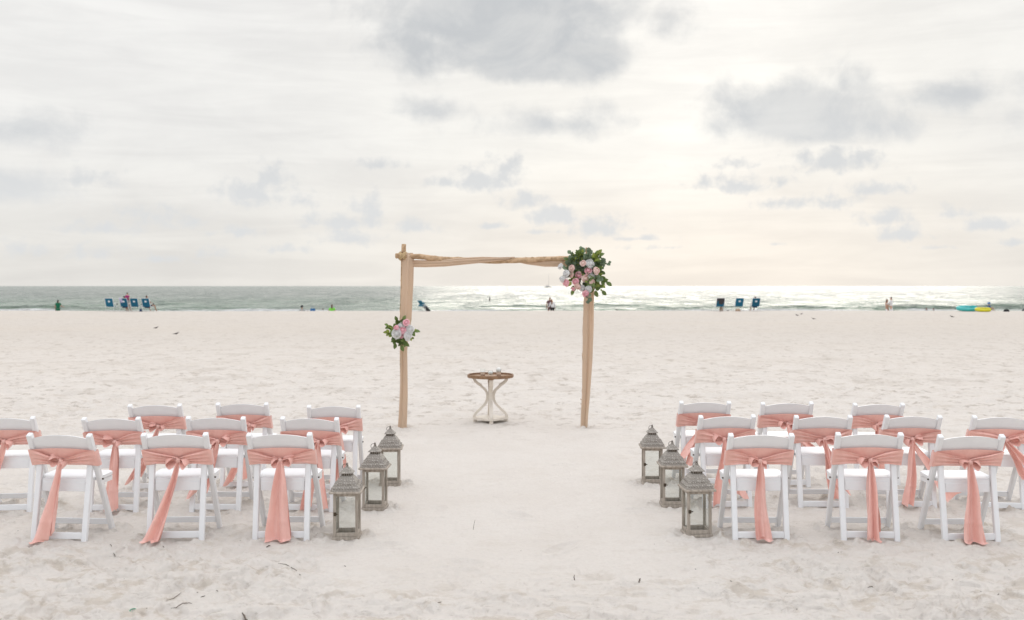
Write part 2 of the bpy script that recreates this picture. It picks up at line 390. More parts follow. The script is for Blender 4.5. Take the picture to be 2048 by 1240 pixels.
def join_geo(parts):
    V, Fc = [], []
    for v, f in parts:
        o_ = len(V); V += list(v); Fc += [tuple(i + o_ for i in q) for q in f]
    return V, Fc
def grid_geo(nu, nv, fn):
    V = [fn(i / nu, j / nv) for i in range(nu + 1) for j in range(nv + 1)]
    Fc = [(i * (nv + 1) + j, (i + 1) * (nv + 1) + j, (i + 1) * (nv + 1) + j + 1, i * (nv + 1) + j + 1) for i in range(nu) for j in range(nv)]
    return V, Fc
def ico(name, r, sub=2, scale=(1, 1, 1), loc=(0, 0, 0)):
    bm = bmesh.new(); bmesh.ops.create_icosphere(bm, subdivisions=sub, radius=r)
    for v in bm.verts: v.co = Vector((v.co.x * scale[0] + loc[0], v.co.y * scale[1] + loc[1], v.co.z * scale[2] + loc[2]))
    return me_bm(name, bm, True)
def lathe_geo(prof, seg=16, loc=(0, 0, 0)):
    V, Fc = [], []
    for (r, z) in prof:
        for k in range(seg):
            th = 2 * math.pi * k / seg; V.append((loc[0] + r * math.cos(th), loc[1] + r * math.sin(th), loc[2] + z))
    for i in range(len(prof) - 1):
        for k in range(seg):
            k2 = (k + 1) % seg; Fc.append((i * seg + k, i * seg + k2, (i + 1) * seg + k2, (i + 1) * seg + k))
    return V, Fc
def copy_tree(root):
    r = root.copy(); COL.objects.link(r)
    for ch in root.children:
        c = ch.copy(); COL.objects.link(c); c.parent = r
        for g in ch.children:
            d = g.copy(); COL.objects.link(d); d.parent = c
    return r
def gx(px, D): return (px - 1024) / F * D
def gD(py): return F * H / (py - 572.0)

# ------------------------------------------------------------------ numpy gradient noise
def _h(ix, iy, seed):
    n_ = (ix.astype(np.int64) * 374761393 + iy.astype(np.int64) * 668265263 + seed * 974634777) & 0x7fffffff
    n_ = ((n_ ^ (n_ >> 13)) * 1274126177) & 0x7fffffff
    return (n_ ^ (n_ >> 16)) & 0xffff
def perlin(x, y, seed=0):
    ix = np.floor(x); iy = np.floor(y); fx = x - ix; fy = y - iy
    u = fx * fx * fx * (fx * (fx * 6 - 15) + 10); v = fy * fy * fy * (fy * (fy * 6 - 15) + 10)
    def g(a, b):
        th = _h(ix + a, iy + b, seed) * (2 * math.pi / 65536.0)
        return np.cos(th) * (fx - a) + np.sin(th) * (fy - b)
    n00, n10, n01, n11 = g(0, 0), g(1, 0), g(0, 1), g(1, 1)
    return (n00 * (1 - u) + n10 * u) * (1 - v) + (n01 * (1 - u) + n11 * u) * v * 1.0
def fbm(x, y, seed=0, octv=4, gain=0.5):
    a, s, t_ = 1.0, 0.0, 0.0
    for k in range(octv):
        s = s + a * perlin(x * 2 ** k + 13.7 * k, y * 2 ** k - 7.1 * k, seed + k); t_ += a; a *= gain
    return s / t_ * 1.5
def sstep(a, b, x):
    t_ = np.clip((x - a) / (b - a), 0, 1); return t_ * t_ * (3 - 2 * t_)

# ------------------------------------------------------------------ layout of the chairs and lanterns (metres on the sand)
# centre of the back feet in the photograph -> ground; (px, depth, turn in degrees, side, row, seat from aisle)
CH = [(118, 7.11, -3, 0, 0, 2), (351, 7.12, 2, 0, 0, 1), (562, 7.12, -2, 0, 0, 0),
      (12, 8.02, 3, 0, 1, 3), (226, 8.02, -1, 0, 1, 2), (430, 8.03, 2, 0, 1, 1), (617, 8.03, -1, 0, 1, 0),
      (312, 8.86, 2, 0, 2, 2), (485, 8.95, -1, 0, 2, 1), (667, 8.86, 2, 0, 2, 0),
      (1522, 7.15, 0, 1, 0, 0), (1741, 7.12, -5, 1, 0, 1), (1943, 7.10, -1, 1, 0, 2),
      (1455, 8.16, 3, 1, 1, 0), (1647, 8.18, -2, 1, 1, 1), (1824, 8.16, 1, 1, 1, 2), (2001, 8.12, -3, 1, 1, 3),
      (1409, 9.08, 1, 1, 2, 0), (1576, 9.02, -1, 1, 2, 1), (1756, 9.02, 2, 1, 2, 2)]
LN = [(690, 7.12, 2, 0, 0), (747, 8.05, -2, 0, 1), (778, 9.03, 3, 0, 2),
      (1398, 7.20, 4, 1, 0), (1348, 8.16, -1, 1, 1), (1307, 9.10, -3, 1, 2)]
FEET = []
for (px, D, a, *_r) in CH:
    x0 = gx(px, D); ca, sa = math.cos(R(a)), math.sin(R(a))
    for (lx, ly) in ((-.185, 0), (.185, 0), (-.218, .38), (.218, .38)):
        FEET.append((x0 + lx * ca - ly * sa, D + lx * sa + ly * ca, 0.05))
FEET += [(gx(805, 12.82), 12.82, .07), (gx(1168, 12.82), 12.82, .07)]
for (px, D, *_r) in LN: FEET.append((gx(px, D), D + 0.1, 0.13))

# ------------------------------------------------------------------ sand
SEA_Z = -1.0
rng = np.random.RandomState(3)
PRINTS = []
def add_prints(n_, x0, x1, y0, y1, keep):
    k = 0
    while k < n_:
        x = rng.uniform(x0, x1); y = rng.uniform(y0, y1)
        if rng.rand() < keep(x, y):
            PRINTS.append((x, y, rng.uniform(0, math.pi), rng.uniform(.10, .16), rng.uniform(.045, .075), rng.uniform(.010, .026))); k += 1
add_prints(150, -4.5, 4.5, 4.2, 6.9, lambda x, y: 0.25 if abs(x) < 1.2 else 1.0)
add_prints(110, -5.5, 5.5, 6.9, 10.6, lambda x, y: 0.05 if abs(x) < 1.3 else 1.0)
add_prints(160, -9, 9, 10.5, 17, lambda x, y: 0.3 if abs(x) < 1.8 and y < 13.6 else 1.0)
def stir(x, y):
    """how trodden the sand is, 0 smooth .. 1 stirred"""
    e = 0.5 * fbm(x * .7, y * .7, 41, 3)
    ais = 1 - sstep(1.0, 1.7, np.abs(x) + e) * 1.0
    ais = ais * sstep(5.6, 6.6, y + e) * (1 - sstep(13.2, 14.2, y + e))
    near = 1 - sstep(6.6, 7.3, y + e)
    s = np.clip(0.45 + 0.5 * near + 0.9 * fbm(x * .55, y * .9, 57, 3), 0, 1)
    s = s * (1 - 0.85 * ais)
    return s * (1 - 0.6 * sstep(17, 30, y))
def sand_h(x, y, want=False):
    x = np.asarray(x, float); y = np.asarray(y, float)
    st_ = stir(x, y)
    h = 0.012 * fbm(x * .55, y * .55, 5, 3) * sstep(80, 30, y)
    nf = 1 - sstep(14, 26, y)
    h = h + nf * st_ * 0.026 * fbm(x * 2.3, y * 2.6, 11, 4)
    h = h + nf * (0.18 + st_ * (0.3 + 0.7 * sstep(-.1, .3, fbm(x * 1.3, y * 1.3, 87, 2)))) * 0.011 * fbm(x * 8.5, y * 9.5, 17, 4, .6)
    rd = np.abs(fbm(x * 3.1 + 0.3 * fbm(x * 2, y * 2, 2, 2), y * 4.3, 23, 3))
    h = h - nf * st_ * 0.014 * (1 - sstep(0.0, 0.16, rd))
    sc_ = fbm(x * 5.0, y * 6.0, 29, 3)
    h = h - nf * (0.10 + st_) * 0.013 * sstep(0.22, 0.50, sc_)
    pm_ = sstep(0.0, 0.35, fbm(x * 1.0, y * 1.2, 83, 3))
    wx = x + 0.10 * fbm(x * 3, y * 3, 61, 2); wy = y + 0.10 * fbm(x * 3, y * 3, 63, 2)
    for (fq, lv, am) in ((2.2, .02, .018), (2.2, .24, .016), (4.6, -.10, .013), (4.6, .16, .013), (9.5, .12, .009)):
        q = fbm(wx * fq, wy * fq * .8, 400 + int(fq * 10), 4, .55)
        h = h + nf * (0.08 + st_ * (pm_ if fq > 3 else 1.0)) * am * sstep(lv - .035, lv + .035, q)
    h = h - nf * st_ * .022
    ff = sstep(11, 16, y) * (1 - sstep(62, 71, y))
    h = h + ff * (0.030 * fbm(x * .8, y * 1.6, 31, 4) + 0.045 * fbm(x * 2.4, y * 2.6, 37, 3, .6))
    for (yy, amp) in ((18.2, .014), (18.9, .014), (22.4, .012), (23.4, .015), (29.0, .016), (33.0, .018)):
        yl = yy + 0.12 * perlin(x * .25, x * 0 + yy, 71)
        h = h - amp * np.exp(-((y - yl) / .13) ** 2) * (0.6 + 0.4 * np.sin(x * 21))
    for (fx, fy, a, L, w, dp) in PRINTS:
        m_ = (np.abs(x - fx) < .34) & (np.abs(y - fy) < .34)
        if not m_.any(): continue
        dx = x[m_] - fx; dy = y[m_] - fy
        u = (dx * math.cos(a) + dy * math.sin(a)) / L; v = (-dx * math.sin(a) + dy * math.cos(a)) / w
        r2 = u * u + v * v
        h[m_] += -dp * np.exp(-r2 * 1.1) + 0.55 * dp * np.exp(-((np.sqrt(r2) - 1.55) / .38) ** 2)
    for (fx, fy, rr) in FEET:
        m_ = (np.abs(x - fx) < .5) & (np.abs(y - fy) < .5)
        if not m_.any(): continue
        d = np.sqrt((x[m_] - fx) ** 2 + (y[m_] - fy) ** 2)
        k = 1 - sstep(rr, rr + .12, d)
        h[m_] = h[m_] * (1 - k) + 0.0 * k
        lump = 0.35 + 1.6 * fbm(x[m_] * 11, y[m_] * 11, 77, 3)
        st_[m_] = np.clip(st_[m_] + 0.9 * np.clip(lump, 0, 1) * np.exp(-((d - rr - .05) / .07) ** 2), 0, 1.6)  # stirred clumps round each foot; the darker ring doubles as painted contact shadow
        h[m_] += 0.038 * np.clip(lump, 0, 1.4) * np.exp(-((d - rr - .055) / .038) ** 2)
    e = 1.6 * fbm(x * .018, x * 0 + 3.0, 91, 3)
    yy = y + e * 3
    h = h + 0.03 * np.exp(-((yy - 70) / 6.0) ** 2)
    h = h - 0.12 * np.maximum(yy - 72, 0) * (1 - 0.5 * np.exp(-np.maximum(yy - 72, 0) / 1.2))
    h = np.maximum(h, -3.0)
    return (h, st_) if want else h
def hz(x, y): return float(sand_h(np.array([x]), np.array([y]))[0])

def sheet(name, ys, us, wfun, hfun, attr, mat):
    ys = np.array(ys); us = np.array(us)
    Y = np.repeat(ys[:, None], len(us), 1); X = us[None, :] * wfun(Y)
    X = X.ravel(); Y = Y.ravel()
    Z, A = hfun(X, Y)
    nr, nc = len(ys), len(us)
    me = bpy.data.meshes.new(name)
    me.vertices.add(nr * nc); me.vertices.foreach_set('co', np.stack([X, Y, Z], 1).astype(np.float32).ravel())
    i = np.arange(nr - 1)[:, None]; j = np.arange(nc - 1)[None, :]
    q = np.stack([i * nc + j, i * nc + j + 1, (i + 1) * nc + j + 1, (i + 1) * nc + j], -1).reshape(-1, 4)
    me.loops.add(q.size); me.loops.foreach_set('vertex_index', q.ravel().astype(np.int32))
    me.polygons.add(len(q)); me.polygons.foreach_set('loop_start', (np.arange(len(q)) * 4).astype(np.int32))
    me.update(calc_edges=True); me.validate()
    me.polygons.foreach_set('use_smooth', np.ones(len(q), bool))
    at = me.attributes.new(attr, 'FLOAT', 'POINT'); at.data.foreach_set('value', A.astype(np.float32))
    o = obj(name, me, mat); o['kind'] = 'structure'
    return o
ys = list(np.linspace(-60, 2.2, 40)) + list(2.4 * np.exp(np.arange(0, 1, 1 / 60.0) * math.log(2))) + list(4.8 * np.exp(np.arange(0, 1, 1 / 360.0) * math.log(9.4 / 4.8))) + list(9.4 * np.exp(np.arange(0, 1, 1 / 480.0) * math.log(76 / 9.4))) + list(np.linspace(76.5, 110, 30))
us = [-40, -18, -9, -5, -3, -2, -1.4, -1.0, -0.8, -0.7] + list(np.linspace(-.64, .64, 900)) + [0.7, 0.8, 1.0, 1.4, 2, 3, 5, 9, 18, 40]
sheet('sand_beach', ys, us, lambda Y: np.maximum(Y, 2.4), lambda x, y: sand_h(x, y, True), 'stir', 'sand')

# ------------------------------------------------------------------ sea
def sea_h(x, y):
    z = np.zeros_like(x); foam = np.zeros_like(x)
    k = 1 - sstep(350, 800, y)
    z += k * 0.26 * fbm(x * .10, y * .20, 201, 3)
    z += k * 0.05 * fbm(x * .25, y * .45, 207, 2)
    for (y0, A, s1, sd_) in ((113.5, .35, .040, 1), (121, .75, .022, 2), (134, .70, .026, 3), (151, .45, .03, 4), (175, .2, .03, 5), (210, .2, .025, 6)):
        yc = y0 + 5.0 * fbm(x * .02, x * 0 + y0, 300 + sd_, 3) + 1.2 * fbm(x * .15, x * 0 + y0, 330 + sd_, 2)
        a = A * np.clip(0.30 + 1.3 * fbm(x * s1, x * 0 + sd_ * 3.3, 310 + sd_, 3), 0, 1)
        d = y - yc
        prof = np.where(d < 0, np.exp(-(d / 0.9) ** 2), np.exp(-(d / 2.4) ** 2))
        z += a * prof
        br = np.clip(fbm(x * .045, x * 0 + sd_, 320 + sd_, 3) * 2.2 + .05, 0, 1)
        if y0 < 140: foam += br * np.exp(-((d + 3.2) / 2.6) ** 2) * np.clip(a / A * 1.6, 0.2, 1)
    foam += 0.50 * np.exp(-((y - 110) / 5.5) ** 2) * np.clip(0.75 + 1.2 * fbm(x * .05, x * 0 + 1.5, 350, 3), 0, 1.3) + 0.45 * np.exp(-((y - 90) / 12.0) ** 2)
    foam += 0.16 * (1 - sstep(112, 150, y))
    return SEA_Z + z, np.clip(foam, 0, 1)
ys = list(70 * np.exp(np.arange(0, 1, 1 / 400.0) * math.log(800 / 70.0))) + list(800 * np.exp(np.linspace(0, 1, 40) * math.log(40000 / 800.0)))
us = [-6, -4, -2.5, -1.6, -1.1, -0.8] + list(np.linspace(-.66, .66, 700)) + [0.8, 1.1, 1.6, 2.5, 4, 6]
sheet('sea', ys, us, lambda Y: Y, sea_h, 'foam', 'sea_water')

# ------------------------------------------------------------------ folding chairs
def yl(z): return 0.38 - 0.4 * z / 0.78          # line of the long posts
def make_chair():
    t = thing('folding_chair', (0, 0, 0))
    for s in (-1, 1):
        bm = bmesh.new()
        a = Vector((s * .218, .38, 0)); b = Vector((s * .218, yl(.775), .775)); d = (b - a).normalized(); y = d.cross(Vector((1, 0, 0)))
        M = Matrix((Vector((1, 0, 0)), y, d)).transposed().to_4x4(); M.translation = (a + b) / 2
        vs = add_box(bm, (0, 0, 0), (.034, .046, (b - a).length), M)
        for i in (4, 5, 6, 7):                                   # slightly heavier at the top
            vs[i].co.x += (vs[i].co.x - s * .218) * .12
        bevel_all(bm, .009, 3)
        obj('post', me_bm('post', bm), 'chair_white', t)
    for s in (-1, 1):
        obj('rear_leg', beam_me('rear_leg', (s * .185, 0, 0), (s * .185, yl(.56) - .012, .56), .04, .034, .006), 'chair_white', t)
    obj('rear_stretcher', beam_me('rear_stretcher', (-.166, .006, .05), (.166, .006, .05), .02, .046, .004), 'chair_white', t)
    obj('front_stretcher', beam_me('front_stretcher', (-.202, .338, .082), (.202, .338, .082), .02, .042, .004), 'chair_white', t)
    # seat: a moulded pad, narrow between the rear legs and wide in front of the posts
    out_ = [(-.160, .062), (.160, .062), (.168, .115), (.195, .14), (.195, .19), (.226, .21), (.226, .345), (.205, .372), (-.205, .372), (-.226, .345), (-.226, .21), (-.195, .19), (-.195, .14), (-.168, .115)]
    bm = bmesh.new()
    lo = [bm.verts.new((x, y, .418 + .04 * y)) for x, y in out_]; hi = [bm.verts.new((x, y, .440 + .04 * y)) for x, y in out_]
    bm.faces.new(list(reversed(lo))); top = bm.faces.new(hi)
    for i in range(len(out_)):
        j = (i + 1) % len(out_); bm.faces.new((lo[i], lo[j], hi[j], hi[i]))
    r = bmesh.ops.inset_region(bm, faces=[top], thickness=.02, depth=.0)
    r = bmesh.ops.inset_region(bm, faces=[top], thickness=.02, depth=.008)
    obj('seat', me_bm('seat', bm), 'chair_white', t)
    obj('seat_apron', box_me('seat_apron', (0, .068, .388), (.318, .02, .066), .003), 'chair_white', t)
    for s in (-1, 1):
        obj('seat_rail', box_me('seat_rail', (s * .211, .285, .406), (.018, .15, .036), .003), 'chair_white', t)
    obj('front_rail', box_me('front_rail', (0, .352, .406), (.40, .018, .036), .003), 'chair_white', t)
    def slat(name, z0, z1, crown):
        def fn(back):
            def g(u, v):
                x = -.203 + .406 * u; c = 1 - (2 * u - 1) ** 2
                z = z0 + (z1 + crown * c - z0) * v
                return (x, yl(z) - .018 * c * .6 + (.009 if back else -.009), z)
            return g
        A, Fa = grid_geo(14, 5, fn(False)); B, Fb = grid_geo(14, 5, fn(True))
        nA = len(A); V = A + B; Fc = [tuple(reversed(f)) for f in Fa] + [tuple(i + nA for i in f) for f in Fb]
        nv = 6
        rim = [i * nv for i in range(15)] + [14 * nv + j for j in range(1, 6)] + [i * nv + 5 for i in range(13, -1, -1)] + [j for j in range(4, 0, -1)]
        for k in range(len(rim)):
            a, b = rim[k], rim[(k + 1) % len(rim)]; Fc.append((a, b, b + nA, a + nA))
        bm = bmesh.new(); vv = [bm.verts.new(v) for v in V]
        for f in Fc: bm.faces.new([vv[i] for i in f])
        return me_bm(name, bm)
    obj('top_slat', slat('top_slat', .655, .742, .028), 'chair_white', t)
    obj('lower_slat', slat('lower_slat', .545, .625, .008), 'chair_white', t)
    for s in (-1, 1):                                            # dark pivot bolts by the seat
        bm = bmesh.new(); bmesh.ops.create_cone(bm, cap_ends=True, segments=10, radius1=.006, radius2=.006, depth=.012, matrix=Matrix.Translation((s * .240, yl(.43), .43)) @ Matrix.Rotation(R(90), 4, 'Y'))
        obj('pivot_bolt', me_bm('pivot_bolt', bm), 'lantern_iron', t)
    return t
SIDE = ['on the small bouquet side', 'on the big flower spray side']
ROW = ['rear row', 'middle row', 'front row']
SEAT = ['aisle seat', 'second from the aisle', 'third from the aisle', 'fourth from the aisle']
SETTLE = [(-random.uniform(.008, .024), random.uniform(-1.2, .8), random.uniform(-.8, .8)) for _ in CH]
proto = make_chair(); CHAIRS = []
for k, (px, D, a, sd_, rw, st_) in enumerate(CH):
    c = proto if k == 0 else copy_tree(proto)
    c.location = (gx(px, D), D, SETTLE[k][0]); c.rotation_euler = (R(SETTLE[k][1]), R(SETTLE[k][2]), R(a))
    tag(c, 'white folding chair, %s, %s %s' % (SEAT[st_], ROW[rw], SIDE[sd_]), 'chair', 'white folding chairs facing the arch')
    CHAIRS.append(c)

# ------------------------------------------------------------------ satin sashes tied round the chair backs
# knot shift, tails: (sideways drift, end height, end towards camera, width top, width bottom, hem slant, curl)
TAILS = {
 0: (0.0, [(-.115, .008, -.10, .05, .085, -.02, .2), (-.035, .07, -.04, .045, .055, .02, .9)]),
 1: (.015, [(-.165, .010, -.085, .055, .10, -.02, .4), (-.125, .012, -.06, .045, .07, .02, 1.3)]),
 2: (.002, [(-.005, .008, -.075, .06, .17, -.02, .1), (.035, .014, -.055, .05, .075, .02, 1.1)]),
 3: (-.02, [(-.10, .18, -.05, .05, .08, .02, .6), (-.16, .22, -.04, .04, .07, .02, 1.0)]),
 4: (.02, [(-.03, .03, -.06, .045, .12, .02, .5), (.025, .06, -.05, .04, .06, -.02, 1.4)]),
 5: (.01, [(-.22, .13, -.03, .05, .09, .03, .7), (-.09, .20, -.03, .04, .07, -.03, 1.6)]),
 6: (.065, [(-.09, .03, -.05, .045, .09, .03, .8), (.05, .06, -.04, .045, .07, -.02, .3)]),
 7: (.02, [(-.22, .10, -.03, .05, .08, .03, .7), (-.16, .14, -.03, .04, .07, .0, 1.6)]),
 8: (.06, [(-.16, .06, -.03, .05, .09, .03, .7), (-.06, .10, -.03, .04, .07, .0, 1.6)]),
 9: (.05, [(.04, .06, -.04, .05, .09, .03, .7), (-.04, .10, -.03, .04, .07, .0, 1.6)]),
 10: (-.002, [(.006, .008, -.05, .06, .115, .0, .2), (.010, .05, -.04, .05, .085, .015, 1.2)]),
 11: (.012, [(.0, .015, -.085, .055, .085, -.045, .6), (-.012, .05, -.05, .05, .095, .03, 1.5)]),
 12: (.0, [(-.012, .010, -.07, .055, .14, -.01, .3), (.03, .012, -.055, .05, .10, .0, 1.0)]),
 13: (-.02, [(-.07, .06, -.05, .05, .09, .03, .7), (.12, .12, -.04, .045, .13, -.03, 1.1)]),
 14: (.015, [(.08, .10, -.05, .05, .09, .03, .7), (.15, .17, -.05, .045, .11, -.03, 1.1)]),
 15: (.005, [(-.055, .05, -.06, .05, .085, .0, .4), (.34, .12, -.04, .035, .12, .05, 1.3)]),
 16: (.05, [(.22, .33, -.07, .05, .09, .02, .5), (.14, .27, -.05, .045, .07, .0, 1.3)]),
 17: (-.02, [(-.20, .26, -.05, .05, .09, .03, .7), (-.13, .20, -.04, .04, .08, .0, 1.6)]),
 18: (.01, [(.10, .28, -.05, .05, .09, .03, .7), (.22, .33, -.04, .04, .12, .0, 1.6)]),
 19: (-.005, [(.04, .14, -.05, .05, .09, .03, .7), (-.05, .18, -.04, .04, .07, .0, 1.6)]),
}
def knot_y(): return yl(.572) - .062
def band_geo(kx, rnd):
    ph = rnd.uniform(0, 6); parts = []; dk = rnd.uniform(-.012, .010); pz = rnd.uniform(-.006, .010); nf1 = rnd.uniform(2.6, 3.8)
    W2 = .243
    def front(u, v):                                             # flat across the front of the back
        x = -W2 + 2 * W2 * u; c = 1 - (2 * u - 1) ** 2
        z = .538 + (.118 + .014 * c) * v
        return (x, yl(z) + .034 - .018 * c, z)
    parts.append(grid_geo(24, 6, front))
    def inner(u, v):                                             # flat layer over the lower slat, seen above the gathers
        x = -W2 * .97 + 2 * W2 * .97 * u; c = 1 - (2 * u - 1) ** 2
        z = .545 + (.112 + .016 * c) * v
        return (x, yl(z) - .027 - .010 * c, z)
    parts.append(grid_geo(24, 6, inner))
    for s in (-1, 1):
        rnd_e = rnd.uniform(.95, 1.6)
        def side(u, v):                                          # round the outside of the post
            z = .538 + (.116 - .004 * u) * v
            a = u * math.pi
            return (s * (W2 - .004 + .008 * math.sin(a)), yl(z) + .034 * math.cos(a), z)
        parts.append(grid_geo(6, 6, side))
        def wing(u, v):                                          # gathered towards the knot
            zt = .650 + pz + (.594 - .650 - pz) * (u ** rnd_e); zb = .538 + dk * .5 + (.562 - .538 - dk * .5) * (u ** 1.8) + .010 * math.sin(u * 3.14)
            z = zb + (zt - zb) * v
            x = s * W2 + (kx - s * W2) * u
            f = math.sin(v * 6.28 * nf1 + ph + s) * .0085 * math.sin(min(1, u * 1.25) * 1.9) + math.sin(v * 6.28 * 5.1 + ph * 2 + 2 * u) * .0045 * u
            tens = -.034 - .026 * u - .012 * math.sin(u * 3.14)
            return (x, yl(z) + tens + f, z + .004 * math.sin(u * 5 + ph) * v)
        parts.append(grid_geo(22, 22, wing))
    return join_geo(parts)
def loop_geo(s, kx, size, droop, rnd):
    """one bow loop: a crumpled teardrop of ribbon"""
    ky, kz = knot_y(), .578; ph = rnd.uniform(0, 6)
    def g(u, v):
        a = (u * 2 - 1) * math.pi
        rr = size * (0.5 + 0.5 * math.cos(a))                    # distance from the knot, 0 at both ends
        th = .62 * math.sin(a) * (1 - .25 * abs(math.sin(a)))
        x = rr * math.cos(droop) * 1.0
        z = size * .62 * math.sin(a) * (0.35 + .65 * (0.5 + 0.5 * math.cos(a))) - rr * math.sin(droop)
        w = (.010 + .030 * min(1, rr / size * 1.3)) * (v - .5) * 2
        wob = .006 * math.sin(a * 3 + ph + v * 3)
        return (kx + s * (x + w * .25), ky - .012 + w * .85 + wob - .01 * math.cos(a), kz + z * .72 + w * .45 + wob)
    return grid_geo(26, 6, g)
def tail_geo(kx, kz, drift, ze, ye, w0, w1, slant, curl, rnd, layer):
    ky = knot_y() - .006 - layer * .010; ph = rnd.uniform(0, 6); nf = rnd.choice([1.5, 2.0, 2.5])
    L = kz - ze
    def g(u, v):
        s = 2 * v - 1; t = u
        fl = max(0, (t - .93) / .07) if ze < .02 else 0
        cx = kx + drift * (t ** 1.15) + .012 * math.sin(t * 4.2 + ph) * t
        cz = kz - (L) * min(1, t / .955) if ze < .02 else kz - L * t
        cy = ky + (ye - ky) * (t ** 1.3) + .008 * math.sin(t * 3 + ph * 2) - (.030 * fl)
        w = (w0 * .55 + (w1 - w0 * .55) * min(1, t * 1.15) ** .8) * .5
        fold = math.sin(s * math.pi * nf * .5 + ph + t * 1.2 * curl) * (.008 + .026 * t ** .7) + .010 * curl * math.cos(s * 4 + t * 2.0 + ph)*t
        crease = -.005 * sum(math.exp(-((t - c) / .008) ** 2) for c in (.36, .70))
        edge = .010 * math.exp(-((abs(s) - 1) / .12) ** 2) * math.sin(t * 9 + ph)
        zz = cz + slant * s * t * t + (.006 * math.sin(s * 5 + ph) if t > .9 else 0)
        if zz < .026: zz = .026 + .004 * (1 + math.sin(s * 6 + ph))
        return (cx + s * w + .3 * fold * (1 if curl > 1 else .2), cy + fold + crease + edge - .004 * layer, zz)
    return grid_geo(40, 14, g)
for k, (px, D, a, sd_, rw, st_) in enumerate(CH):
    rnd = random.Random(100 + k)
    kx, tails = TAILS[k]
    t = thing('chair_sash', (gx(px, D), D, -0.004), R(a),
              'coral sash on %s chair, %s %s' % (SEAT[st_].replace('aisle seat', 'the aisle'), ROW[rw], SIDE[sd_]), 'sash', 'coral sashes tied round the chair backs')
    t.location.z = SETTLE[k][0]; t.rotation_euler = (R(SETTLE[k][1]), R(SETTLE[k][2]), R(a))
    V, Fc = band_geo(kx, rnd); obj('band', me_from('band', V, Fc), 'satin', t)
    ky = knot_y()
    kn = ico('knot', .019, 3, (1.05, .75, 1.0), (kx, ky - .012, .577))
    for v in kn.vertices:
        v.co.x += .0035 * math.sin(v.co.z * 420 + k); v.co.y += .003 * math.sin(v.co.x * 300 + k)
    obj('knot', kn, 'satin', t)
    big = rnd.choice([-1, 1])
    for s in (-1, 1):
        V, Fc = loop_geo(s, kx, (.090 if s == big else .074) * rnd.uniform(.65, 1.18), rnd.uniform(-.35, .25) if s == big else rnd.uniform(.2, .7), rnd)
        obj('bow_loop', me_from('bow_loop', V, Fc), 'satin', t)
    for j, (dr, ze, ye, w0, w1, sl_, cu) in enumerate(reversed(tails)):
        V, Fc = tail_geo(kx, .572, dr, ze, ye, w0, w1, sl_, cu, rnd, j)
        obj('tail', me_from('tail', V, Fc), 'satin', t)

